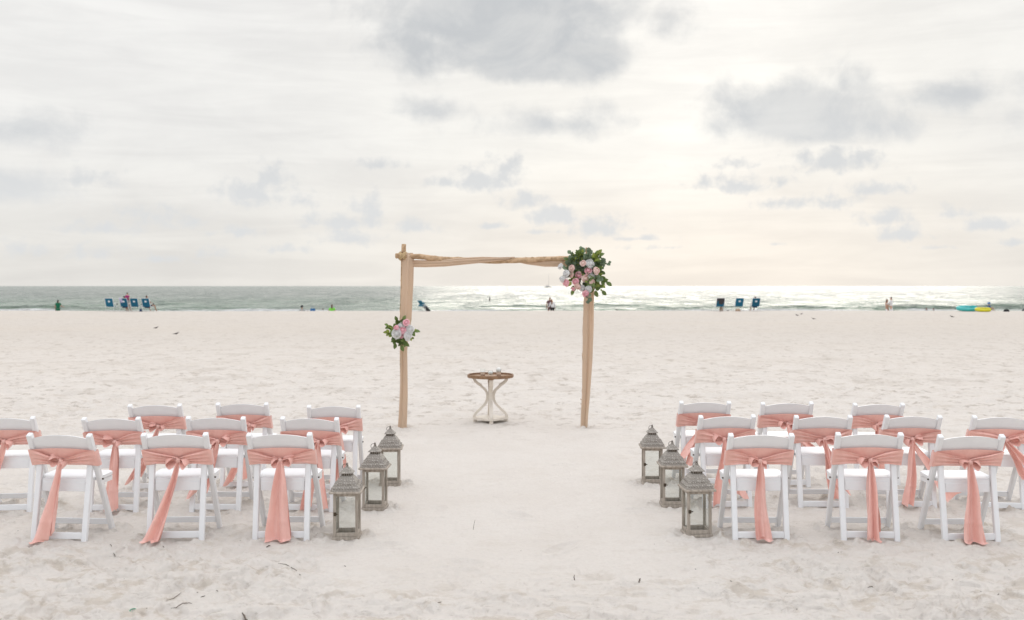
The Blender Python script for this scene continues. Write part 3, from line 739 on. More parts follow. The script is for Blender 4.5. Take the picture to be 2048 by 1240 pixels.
# ------------------------------------------------------------------ lanterns
def pyr_geo(prof, loc=(0, 0, 0)):
    """square-section roof lofted through (half width, height)"""
    V, Fc = [], []
    for (r, z) in prof:
        V += [(-r, -r, z), (r, -r, z), (r, r, z), (-r, r, z)]
    for i in range(len(prof) - 1):
        for k in range(4):
            k2 = (k + 1) % 4; Fc.append((i * 4 + k, i * 4 + k2, i * 4 + 4 + k2, i * 4 + 4 + k))
    Fc.append((3, 2, 1, 0)); n_ = (len(prof) - 1) * 4; Fc.append((n_, n_ + 1, n_ + 2, n_ + 3))
    return V, Fc
def make_lantern():
    t = thing('lantern', (0, 0, 0)); w = .088
    obj('base', box_me('base', (0, 0, .011), (.194, .194, .022), .003), 'lantern_wood', t)
    for sx in (-1, 1):
        for sy_ in (-1, 1):
            obj('corner_post', box_me('corner_post', (sx * (w - .009), sy_ * (w - .009), .178), (.020, .020, .312), .002), 'lantern_wood', t)
    for i in range(4):
        M = Matrix.Rotation(i * math.pi / 2, 4, 'Z')
        obj('bottom_rail', box_me('bottom_rail', (0, -w + .011, .037), (.137, .018, .026), .002, M), 'lantern_wood', t)
        obj('top_rail', box_me('top_rail', (0, -w + .011, .322), (.137, .018, .020), .002, M), 'lantern_wood', t)
        obj('glass_pane', box_me('glass_pane', (0, -w + .013, .181), (.1365, .0025, .262), 0, M), 'glass', t)
    for s in (-1, 1):                                            # the hinged door frame stands proud of the front
        obj('door_stile', box_me('door_stile', (s * .073, -w - .002, .181), (.006, .008, .300), .001), 'lantern_wood', t)
    obj('eave', box_me('eave', (0, 0, .342), (.232, .232, .016), .004), 'lantern_wood', t)
    prof = [(.104, .350), (.102, .358), (.092, .374), (.079, .396), (.068, .416), (.058, .432), (.047, .444), (.042, .450)]
    V, Fc = pyr_geo(prof); rf = obj('roof', me_from('roof', V, Fc, False), 'lantern_roof', t)
    bm = bmesh.new()                                             # raised scroll band round the foot of the roof
    for i in range(4):
        M = Matrix.Rotation(i * math.pi / 2, 4, 'Z')
        for j in range(9):
            bmesh.ops.create_icosphere(bm, subdivisions=1, radius=.0075, matrix=M @ Matrix.Translation((-.080 + .02 * j, -.0965, .368)))
        for j in range(7):
            bmesh.ops.create_icosphere(bm, subdivisions=1, radius=.007, matrix=M @ Matrix.Translation((-.057 + .019 * j, -.0795, .397)))
    obj('scroll_band', me_bm('scroll_band', bm, True), 'lantern_roof', rf)
    obj('vent_collar', box_me('vent_collar', (0, 0, .459), (.070, .070, .020), .002), 'lantern_roof', t)
    bm = bmesh.new()
    for i in range(4):
        M = Matrix.Rotation(i * math.pi / 2, 4, 'Z')
        for j in range(4): add_box(bm, (-.024 + .016 * j, -.0355, .459), (.008, .003, .012), M)
    obj('vent_hole', me_bm('vent_hole', bm), 'lantern_iron', t)
    V, Fc = pyr_geo([(.050, .468), (.049, .473), (.038, .482), (.026, .496), (.015, .508), (.008, .514)]); obj('cap_roof', me_from('cap_roof', V, Fc, False), 'lantern_roof', t)
    V, Fc = lathe_geo([(.004, .512), (.010, .516), (.011, .522), (.006, .527), (.009, .532), (.006, .539), (.001, .541)], 12); obj('finial', me_from('finial', V, Fc), 'lantern_roof', t)
    ring = [(.020 * math.cos(q) - .012, .004 * math.sin(q) - .012, .512 + .020 * math.sin(q)) for q in [i * math.pi / 9 for i in range(19)]]
    obj('carry_ring', tube_me('carry_ring', ring, .0018, 6, False), 'lantern_iron', t)
    bm = bmesh.new(); add_box(bm, (-.073, -w - .006, .188), (.020, .008, .026)); add_box(bm, (-.060, -w - .013, .190), (.018, .007, .007)); bevel_all(bm, .0015, 1)
    obj('latch', me_bm('latch', bm), 'lantern_iron', t)
    return t
lp = make_lantern()
for k, (px, D, a, sd_, rw) in enumerate(LN):
    c = lp if k == 0 else copy_tree(lp)
    c.location = (gx(px, D), D + .09, 0.001); c.rotation_euler = (0, 0, R(a))
    tag(c, 'weathered wooden lantern by the %s aisle chair %s' % (ROW[rw], SIDE[sd_]), 'lantern', 'lanterns lining the aisle')

# ------------------------------------------------------------------ the arch
AY = 12.82
def ap(px, py, y=AY): return Vector((gx(px, y), y, H - (py - 572) / F * y))
arch = thing('wedding_arch', (gx(988, AY), AY, 0), 0, 'rustic branch arch of two posts and one crossbeam, standing on sand', 'arch')
def branch(name, pts, r0, r1, seed, par, n_=40):
    rnd = random.Random(seed); path = []; rad = []
    pts = [Vector(p) for p in pts]
    for i in range(n_ + 1):
        u = i / n_ * (len(pts) - 1); a = min(int(u), len(pts) - 2); f = u - a
        f2 = f * f * (3 - 2 * f) * .5 + f * .5
        path.append(pts[a].lerp(pts[a + 1], f2) + Vector((rnd.uniform(-1, 1), rnd.uniform(-1, 1), rnd.uniform(-1, 1))) * .0022)
        rad.append((r0 + (r1 - r0) * i / n_) * rnd.uniform(.94, 1.06) * (1.12 if rnd.random() < .12 else 1))
    o = obj(name, tube_me(name, [p - par.location for p in path], rad, 12, True, lambda i, th: 1 + .05 * math.sin(th * 3 + i * .3)), 'bark', par)
    for e in (0, -1):
        d = (path[e] - path[1 if e == 0 else -2]).normalized()
        pp = path[e] - par.location
        obj('cut_end', tube_me('cut_end', [pp - d * .004, pp + d * .003], rad[e] * .93, 12), 'cut_wood', o)
    for q in range(9):                                           # broken twig stubs
        i = rnd.randrange(3, n_ - 2); d = Vector((rnd.uniform(-1, 1), rnd.uniform(-1, .2), rnd.uniform(-.3, 1))).normalized(); pp = path[i] - par.location
        obj('twig_stub', tube_me('twig_stub', [pp, pp + d * (rad[i] + rnd.uniform(.008, .028))], [.008, .005], 6), 'bark', o)
    return o
branch('post', [(gx(805, AY), AY, -.25), ap(806, 800), ap(804, 650), ap(808, 489)], .036, .030, 1, arch)
branch('post', [(gx(1167, AY), AY, -.25), ap(1169, 780), ap(1171, 640), ap(1176, 496)], .036, .030, 2, arch)
branch('crossbeam', [ap(792, 512, AY - .065), ap(838, 513, AY - .065), ap(890, 519, AY - .065), ap(990, 522, AY - .065), ap(1060, 520, AY - .065), ap(1130, 517, AY - .065), ap(1196, 517, AY - .065)], .034, .034, 3, arch, 60)
for px, py in ((806, 512), (1175, 517)):
    c = ap(px, py, AY - .033) - arch.location; parts = []
    for a in (-1, 1):
        for q in range(4):
            o_ = (q - 1.5) * .010
            ring = []
            for i in range(17):
                th = i / 16 * 2 * math.pi
                v = Vector((math.cos(th) * .046 * a, math.sin(th) * .078, math.cos(th) * .046)); v += Vector((-.7 * a, 0, .7)) * o_ * 1.0
                ring.append(c + v)
            parts.append(tube_geo(ring, .0055, 6, False))
    V, Fc = join_geo(parts); obj('raffia_lashing', me_from('raffia_lashing', V, Fc), 'raffia', arch)

drape = thing('arch_drape', (gx(988, AY), AY, 0), 0, 'tan chiffon drape hung down both arch posts and along the crossbeam', 'drape')
def drop(name, cl, seed, over=False):
    """cl: (px, py, half width px) from top to bottom; a gathered, pleated fall of cloth round the post"""
    rnd = random.Random(seed); ph = [rnd.uniform(0, 6) for _ in range(4)]
    n_ = 70; path = []; rad = []
    for i in range(n_ + 1):
        u = i / n_ * (len(cl) - 1); a = min(int(u), len(cl) - 2); f = u - a; f = f * f * (3 - 2 * f)
        px, py, w = [cl[a][q] * (1 - f) + cl[a + 1][q] * f for q in range(3)]
        path.append(ap(px, py, AY - .03) - drape.location); rad.append((w / F * AY, .050 + .016 * math.sin(i * .05 + ph[0])))
    V = []; Fc = []; seg = 72
    for i, p in enumerate(path):
        fade = min(1, i / 8)
        for k in range(seg):
            th = 2 * math.pi * k / seg; rx, ry = rad[i]
            x = math.cos(th); x = math.copysign(abs(x) ** .8, x)
            pl = .010 * math.sin(x * 4.2 + ph[1] + .9 * math.sin(i * .045 + ph[2])) + .0030 * math.sin(x * 11 + ph[3] - i * .02) + .014 * math.exp(-((x - .25 * math.sin(i * .03 + ph[0])) / .12) ** 2)
            V.append((p.x + rx * x, p.y + (ry + pl * fade * 1.4) * math.sin(th) , p.z))
    for i in range(n_):
        for k in range(seg):
            k2 = (k + 1) % seg; Fc.append((i * seg + k, i * seg + k2, (i + 1) * seg + k2, (i + 1) * seg + k))
    Fc.append(tuple(range(seg)))
    obj(name, me_from(name, V, Fc), 'drape', drape)
drop('hanging_fall', [(817, 506, 9), (816.5, 512, 11.5), (815.5, 560, 11.5), (812, 640, 11), (809.5, 668, 8), (807.5, 700, 7), (808, 735, 7), (807.5, 790, 8), (806, 830, 8.5), (804.5, 856, 9)], 4)
drop('hanging_fall', [(1181, 520, 9), (1180, 560, 10), (1178, 600, 10), (1176.5, 650, 11), (1175, 720, 10), (1172, 790, 8), (1169, 830, 7.5), (1168, 853, 7)], 5)
def swag(cl, seed):
    rnd = random.Random(seed); ph = [rnd.uniform(0, 6) for _ in range(3)]; n_ = 60; V = []; Fc = []; seg = 40
    for i in range(n_ + 1):
        u = i / n_ * (len(cl) - 1); a = min(int(u), len(cl) - 2); f = u - a; f = f * f * (3 - 2 * f) * .6 + f * .4
        px, py, w, dy = [cl[a][q] * (1 - f) + cl[a + 1][q] * f for q in range(4)]
        p = ap(px, py, AY + dy) - drape.location; w = w / F * AY
        for k in range(seg):
            th = 2 * math.pi * k / seg; s = math.sin(th); s = math.copysign(abs(s) ** .8, s)
            pl = .006 * math.sin(s * 8 + ph[0] + i * .05) + .004 * math.sin(s * 15 + ph[1] - i * .07)
            V.append((p.x, p.y + (.020 + pl) * math.cos(th), p.z + w * s))
    for i in range(n_):
        for k in range(seg):
            k2 = (k + 1) % seg; Fc.append((i * seg + k, i * seg + k2, (i + 1) * seg + k2, (i + 1) * seg + k))
    obj('swag', me_from('swag', V, Fc), 'drape', drape)
swag([(820, 527, 7, -.02), (850, 527.5, 7, -.05), (890, 526, 7, -.09), (930, 522, 7, -.125), (965, 519.5, 6, -.13), (1000, 518, 3.5, -.10), (1030, 516, 2.5, -.06)], 6)
swag([(1020, 519, 2.5, -.02), (1055, 524, 5, -.04), (1090, 527, 6.5, -.06), (1125, 527, 6.5, -.06), (1176, 524, 6.5, -.03)], 7)

# ------------------------------------------------------------------ flowers
def rose_geo(rnd):
    parts = []
    bm = bmesh.new(); bmesh.ops.create_icosphere(bm, subdivisions=2, radius=1.0); bm.verts.index_update()
    parts.append(([(v.co.x * .035, v.co.y * .035, v.co.z * .030 + .004) for v in bm.verts], [tuple(v.index for v in f.verts) for f in bm.faces])); bm.free()
    for ring, (n_, r, hgt_, z0) in enumerate(((3, .027, .022, .016), (4, .034, .028, .006), (5, .041, .030, -.004), (6, .047, .028, -.014))):
        for k in range(n_):
            a0 = 2 * math.pi * (k + .5 * (ring % 2)) / n_ + rnd.uniform(-.25, .25); wd = 2 * math.pi / n_ * .62; op = rnd.uniform(.85, 1.12)
            def g(u, v):
                e = 2 * u - 1; a = a0 + e * wd
                rr = r * op * (math.sin(min(1.0, v * 1.15) * math.pi / 2) ** .7) * (1 - .06 * e * e) + (.006 * max(0, v - .75) * 4 if ring > 1 else -.004 * v)
                z = z0 + hgt_ * v * (1 - .22 * e * e) - (.012 * max(0, v - .7) * 3 if ring > 1 else 0)
                return (rr * math.cos(a), rr * math.sin(a), z)
            parts.append(grid_geo(4, 5, g))
    return join_geo(parts)
ROSES = {}
for c in ('white', 'pink', 'blush'):
    for q in range(3):
        V, Fc = rose_geo(random.Random(q)); me = me_from('rose', V, Fc); me.materials.append(MATS['rose_' + c]); ROSES[c, q] = me
def leaf_me(mat, L, w, fold):
    def g(u, v):
        s = 2 * v - 1; ww = w * math.sin(math.pi * min(1, u * .96 + .02)) ** .8
        return (s * ww, L * u, fold * abs(s) * ww + .16 * L * math.sin(u * 2.4) - .1 * L * u)
    V, Fc = grid_geo(5, 4, g); me = me_from('leaf', V, Fc); me.materials.append(MATS[mat]); return me
LEAF = {'e': leaf_me('leaf_eucalyptus', .052, .027, .2), 'g': leaf_me('leaf_green', .076, .024, .35), 'l': leaf_me('leaf_lime', .072, .023, .35)}
def align(d, up):
    d = d.normalized(); x = d.cross(up)
    if x.length < 1e-3: x = Vector((1, 0, 0))
    x.normalize(); z = x.cross(d)
    return Matrix((x, d, z)).transposed().to_euler()
def sprig(par, base, d, L, kind, rnd, n_, droop=.3, sc=1.0):
    """a stem with leaves along it, base in the thing's own frame"""
    d = Vector(d).normalized(); path = []
    for i in range(8):
        u = i / 7; path.append(Vector(base) + d * (L * u) + Vector((0, 0, -droop * L * u * u)))
    st = obj('sprig', tube_me('sprig', path, [.0035 * (1 - .6 * i / 7) for i in range(8)], 5), 'stem', par)
    for q in range(n_):
        u = .15 + .85 * (q + .5) / n_; i = min(6, int(u * 7)); pp = path[i].lerp(path[i + 1], u * 7 - i); dd = (path[i + 1] - path[i]).normalized()
        side = Vector((rnd.uniform(-1, 1), rnd.uniform(-1, .6), rnd.uniform(-1, 1))); side = (side - dd * side.dot(dd)).normalized()
        ld = dd * rnd.uniform(.35, .9) + side * rnd.uniform(.6, 1.0)
        if q == n_ - 1: ld = dd + side * .1
        s = sc * rnd.uniform(.75, 1.2)
        obj('leaf', LEAF[kind], None, st, pp, align(ld, Vector((rnd.uniform(-.6, .6), -1, rnd.uniform(-.2, .9)))), (s, s, s))
    return st
def flower_thing(name, label, centre, roses, scale_px, origin, sprigs, seed, fill):
    rnd = random.Random(seed)
    t = thing(name, centre, 0, label, 'flowers')
    y0 = centre.y
    # a bound core of leaves that carries the flowers
    for (cx, cy, r, col) in roses:
        px = origin[0] + cx / scale_px; py = origin[1] + cy / scale_px
        y = y0 - rnd.uniform(.10, .16)
        p = ap(px, py, y) - centre
        rr = r / scale_px / F * y / .046 * 1.12
        dirn = Vector((p.x * 1.0 + rnd.uniform(-.1, .1), -.28, p.z * .8 + rnd.uniform(-.02, .12))).normalized()
        o = obj('rose', ROSES[col, rnd.randrange(3)], None, t, p, dirn.to_track_quat('Z', 'Y').to_euler(), (rr, rr, rr))
        V, Fc = tube_geo([p, p * .35], [.004, .003], 5)
        obj('flower_stem', me_from('flower_stem', V, Fc), 'stem', t)
    for (ax, az_, L, kind, n_, droop, sc) in sprigs:
        sprig(t, (rnd.uniform(-.05, .05), rnd.uniform(-.06, 0), rnd.uniform(-.05, .05)), (ax, rnd.uniform(-.35, .15), az_), L * (.84 if len(roses) > 10 else .74), kind, rnd, n_ + 3, droop, sc * 1.12)
    for q in range(fill[0]):
        a = rnd.uniform(0, 6.28); rr = math.sqrt(rnd.random())
        p = Vector((math.cos(a) * rr * fill[1], rnd.uniform(-.06, .02), math.sin(a) * rr * fill[2] + fill[3]))
        sprig(t, p * .6, (p.x * 2 + rnd.uniform(-.2, .2), rnd.uniform(-.5, -.1), p.z * 2 + rnd.uniform(-.1, .3)), .11, rnd.choice(fill[4]), rnd, 5, .1, .8)
    return t
big = [(340, 520, 45, 'white'), (430, 640, 52, 'white'), (520, 655, 44, 'blush'), (530, 550, 46, 'blush'), (365, 730, 45, 'white'), (435, 790, 55, 'pink'), (590, 770, 50, 'pink'),
       (640, 660, 48, 'pink'), (710, 470, 46, 'blush'), (830, 475, 64, 'white'), (795, 590, 55, 'pink'), (925, 590, 54, 'blush'), (850, 680, 54, 'white'), (740, 720, 54, 'blush'),
       (855, 785, 46, 'blush'), (625, 850, 46, 'blush'), (700, 880, 44, 'white'), (805, 895, 50, 'white'), (760, 970, 48, 'pink'), (550, 890, 30, 'pink')]
sp = [(-.9, .75, .30, 'e', 8, .1, 1.1), (-.55, 1, .30, 'e', 9, .1, 1.1), (-.25, 1, .32, 'l', 8, .1, 1.0), (-.05, 1, .33, 'e', 10, .05, 1.15), (.08, 1, .36, 'e', 11, .0, 1.1), (.3, 1, .31, 'e', 9, .1, 1.0),
      (.55, 1, .34, 'l', 8, .1, 1.0), (.8, .7, .34, 'g', 9, .1, 1.0), (1, .45, .40, 'e', 8, .0, .8), (1, .25, .32, 'e', 9, .1, 1.0), (1, .0, .30, 'g', 8, .15, 1.0), (1, -.3, .34, 'g', 9, .1, 1.0), (.9, -.55, .34, 'l', 8, .1, .9),
      (.7, -.8, .34, 'g', 9, .1, .9), (.4, -1, .32, 'g', 8, .1, .9), (.05, -1, .36, 'e', 9, .1, .9), (-.1, -1, .28, 'g', 7, .1, .9), (-.5, -.8, .30, 'g', 8, .1, .9), (-.9, -.6, .30, 'l', 7, .1, .9), (-1, -.15, .28, 'g', 8, .1, .9),
      (-1, .65, .30, 'e', 8, .0, 1.0), (-.75, .9, .33, 'e', 8, .0, 1.1), (-.4, 1, .28, 'g', 8, .0, 1.0), (-1, .5, .26, 'e', 8, .05, 1.1), (.4, .9, .28, 'e', 9, .0, 1.1), (.7, .6, .30, 'e', 9, .0, 1.0), (.8, -.3, .24, 'e', 8, .0, 1.0), (.5, -.6, .26, 'g', 8, 0, 1.0), (-.3, -.7, .26, 'g', 8, 0, 1.0), (-1, .35, .30, 'e', 7, .0, .8), (-1, .15, .24, 'e', 7, .0, 1.0), (-.2, .9, .24, 'e', 8, .0, 1.1), (.2, .8, .22, 'e', 8, .0, 1.1), (.9, .3, .25, 'g', 8, .0, 1.0), (-.7, .5, .24, 'g', 8, .0, 1.0)]
flower_thing('flower_spray', 'big spray of white, pink and blush roses with eucalyptus on arch corner', ap(1169, 545, AY - .13), big, 8.267, (1080, 470), sp, 21, (54, .26, .28, .05, 'eegglle'))
small = [(310, 870, 30, 'pink'), (262, 903, 34, 'white'), (215, 925, 26, 'pink'), (345, 935, 38, 'white'), (275, 945, 30, 'pink'), (220, 975, 42, 'white'), (265, 994, 24, 'pink'), (322, 1000, 38, 'white')]
sp = [(-.9, .8, .19, 'l', 6, .0, .85), (-.5, 1, .20, 'g', 6, .0, .85), (.5, 1, .22, 'g', 6, .0, .85), (1, .3, .19, 'l', 6, .1, .85), (1, -.1, .20, 'g', 6, .0, .85), (1, -.5, .21, 'l', 6, .0, .8), (.6, -1, .20, 'g', 6, .0, .85),
      (.15, -1, .22, 'g', 6, .0, .85), (-.3, -1, .18, 'g', 6, .0, .85), (-.8, -.7, .20, 'g', 6, .0, .85), (-1, -.3, .21, 'l', 7, .0, .85), (-1, .1, .21, 'l', 7, .0, .85), (-1, .5, .20, 'g', 6, .0, .85), (.3, -.7, .14, 'g', 6, 0, .9), (-.4, -.7, .14, 'g', 6, 0, .9)]
flower_thing('flower_bouquet', 'small bouquet of pink and white roses with green leaves on arch post', ap(803, 664, AY - .13), small, 4.96, (750, 470), sp, 22, (14, .12, .12, -.02, 'ggl'))

# ------------------------------------------------------------------ altar table and its vessels
TY = 13.30; TX = gx(981, TY)
tb = thing('altar_table', (TX, TY, 0.0), R(4), 'small round table with brown wooden tray top and cream scrolled legs', 'table')
V, Fc = lathe_geo([(0, .598), (.285, .598), (.302, .600), (.310, .606), (.310, .640), (.303, .643), (.296, .640), (.294, .622), (.285, .618), (0, .618)], 40)
obj('table_top', me_from('table_top', V, Fc, False), 'table_wood', tb)
prof = [(.218, .592, .022), (.214, .570, .022), (.200, .548, .021), (.175, .525, .020), (.150, .508, .021), (.128, .497, .021), (.120, .480, .018), (.095, .458, .018), (.066, .430, .019), (.048, .395, .020), (.040, .350, .021), (.045, .305, .020), (.062, .262, .019), (.095, .222, .018), (.126, .194, .018), (.136, .178, .021), (.160, .160, .020), (.190, .130, .020), (.212, .098, .021), (.220, .070, .022)]
bm = bmesh.new(); rows = []
for i, (r, z, h2) in enumerate(prof):
    a = prof[max(i - 1, 0)]; b = prof[min(i + 1, len(prof) - 1)]; d = Vector((b[0] - a[0], b[1] - a[1])).normalized(); nn_ = Vector((-d.y, d.x)) * h2 * .85
    rows.append([bm.verts.new((r + sx * nn_.x, yy, z + sx * nn_.y)) for sx, yy in ((-1, -.026), (1, -.026), (1, .026), (-1, .026))])
for i in range(len(rows) - 1):
    for k in range(4): bm.faces.new((rows[i][k], rows[i][(k + 1) % 4], rows[i + 1][(k + 1) % 4], rows[i + 1][k]))
bm.faces.new(rows[0]); bm.faces.new(rows[-1]); leg = me_bm('leg', bm)
foot = box_me('foot', (.205, 0, .022), (.05, .05, .046), .006); blk = box_me('corbel', (.205, 0, .5905), (.075, .06, .013), .002)
for i in range(4):
    ra = (0, 0, i * math.pi / 2)
    obj('leg', leg, 'table_paint', tb, rot=ra); obj('foot', foot, 'table_paint', tb, rot=ra); obj('corbel', blk, 'table_wood', tb, rot=ra)
bm = bmesh.new(); ring = []
for k in range(48):                                              # plinth with concave sides
    th = 2 * math.pi * k / 48; r = .175 + .065 * abs(math.cos(2 * th)) ** 1.5
    ring.append((r * math.cos(th), r * math.sin(th)))
lo = [bm.verts.new((x, y, .046)) for x, y in ring]; hi = [bm.verts.new((x, y, .072)) for x, y in ring]
bm.faces.new(list(reversed(lo))); bm.faces.new(hi)
for k in range(48): bm.faces.new((lo[k], lo[(k + 1) % 48], hi[(k + 1) % 48], hi[k]))
obj('plinth', me_bm('plinth', bm), 'table_paint', tb)
def vessel(px, y, label, prof, fill, top):
    t = thing('sand_vessel', (gx(px, y), y, .619), 0, label, 'vessel', None)
    V, Fc = lathe_geo(prof, 20); obj('glass', me_from('glass', V, Fc), 'glass', t)
    for nm, pr, mt in (('sand_fill', fill, 'vessel_sand'), ('white_fill', top, 'petal_white')):
        if pr: V, Fc = lathe_geo(pr, 20); obj(nm, me_from(nm, V, Fc), mt, t)
tum = [(0, .002), (.0275, .002), (.030, .006), (.036, .105)]
vessel(965.5, TY - .10, 'clear tumbler half filled with tan sand, beside the table edge', tum, [(0, .004), (.028, .004), (.0315, .060), (0, .060)], [(0, .0605), (.0315, .0605), (.0325, .066), (.022, .074), (0, .076)])
vessel(997.5, TY - .10, 'tumbler of tan sand heaped with white petals on the table', tum, [(0, .004), (.028, .004), (.0315, .060), (0, .060)], [(0, .0605), (.0315, .0605), (.0345, .095), (.030, .110), (.016, .120), (0, .123)])
vessel(981, TY - .16, 'round stemmed glass bowl with white filling between two tumblers', [(0, .001), (.022, .001), (.022, .004), (.005, .010), (.005, .018), (.022, .026), (.036, .048), (.036, .066), (.026, .085), (.025, .085), (.034, .066), (.034, .048), (.02, .029), (0, .024)], None, [(0, .031), (.018, .033), (.031, .049), (.031, .062), (.024, .074), (0, .080)])

# ------------------------------------------------------------------ people at the water's edge
def skin_me(name, verts, edges, radii, root=0, sub=1):
    me = bpy.data.meshes.new(name); me.from_pydata([tuple(v) for v in verts], edges, [])
    o = bpy.data.objects.new(name, me); COL.objects.link(o)
    o.modifiers.new('skin', 'SKIN'); sk = me.skin_vertices[0].data if me.skin_vertices else None
    if sk is None:
        bm = bmesh.new(); bm.from_mesh(me); bm.verts.layers.skin.verify(); bm.to_mesh(me); bm.free(); sk = me.skin_vertices[0].data
    for i, r in enumerate(radii):
        sk[i].radius = r if hasattr(r, '__len__') else (r, r); sk[i].use_root = (i == root)
    s = o.modifiers.new('sub', 'SUBSURF'); s.levels = sub; s.render_levels = sub
    dg = bpy.context.evaluated_depsgraph_get(); ev = o.evaluated_get(dg)
    m2 = bpy.data.meshes.new_from_object(ev, depsgraph=dg); m2.name = name
    bpy.data.objects.remove(o); m2.materials.clear()
    m2.polygons.foreach_set('use_smooth', [True] * len(m2.polygons))
    return m2
J0 = {'pelvis': (0, 0, .95), 'waist': (0, .01, 1.10), 'chest': (0, 0, 1.30), 'collar': (0, -.01, 1.44), 'neck': (0, .01, 1.52), 'jaw': (0, .025, 1.585), 'crown': (0, .012, 1.67),
      'shl': (-.17, -.01, 1.41), 'shr': (.17, -.01, 1.41), 'ell': (-.235, -.03, 1.14), 'elr': (.235, -.03, 1.14), 'wrl': (-.25, .05, .91), 'wrr': (.25, .05, .91),
      'hpl': (-.09, 0, .91), 'hpr': (.09, 0, .91), 'knl': (-.10, .02, .50), 'knr': (.10, .02, .50), 'anl': (-.10, -.02, .08), 'anr': (.10, -.02, .08), 'tol': (-.115, .14, .035), 'tor': (.115, .14, .035)}
SIT = {'pelvis': (0, 0, .40), 'waist': (0, -.05, .55), 'chest': (0, -.10, .75), 'collar': (0, -.12, .89), 'neck': (0, -.10, .97), 'jaw': (0, -.08, 1.035), 'crown': (0, -.09, 1.12),
       'shl': (-.17, -.12, .86), 'shr': (.17, -.12, .86), 'ell': (-.27, -.02, .63), 'elr': (.27, -.02, .63), 'wrl': (-.26, .20, .60), 'wrr': (.26, .20, .60),
       'hpl': (-.09, .03, .38), 'hpr': (.09, .03, .38), 'knl': (-.13, .45, .46), 'knr': (.13, .45, .46), 'anl': (-.13, .62, .08), 'anr': (.13, .62, .08), 'tol': (-.14, .78, .04), 'tor': (.14, .78, .04)}
RAD = {'pelvis': (.135, .105), 'waist': (.120, .090), 'chest': (.145, .105), 'collar': (.085, .07), 'neck': .052, 'jaw': (.068, .075), 'crown': (.078, .088), 'sh': .058, 'el': .042, 'wr': .028, 'hp': .088, 'kn': .058, 'an': .038, 'to': .030}
EDG = [('pelvis', 'waist'), ('waist', 'chest'), ('chest', 'collar'), ('collar', 'neck'), ('neck', 'jaw'), ('jaw', 'crown'), ('chest', 'shl'), ('chest', 'shr'), ('shl', 'ell'), ('shr', 'elr'), ('ell', 'wrl'), ('elr', 'wrr'),
       ('pelvis', 'hpl'), ('pelvis', 'hpr'), ('hpl', 'knl'), ('hpr', 'knr'), ('knl', 'anl'), ('knr', 'anr'), ('anl', 'tol'), ('anr', 'tor')]
def rad_of(k): return RAD[k] if k in RAD else RAD[k[:2]]
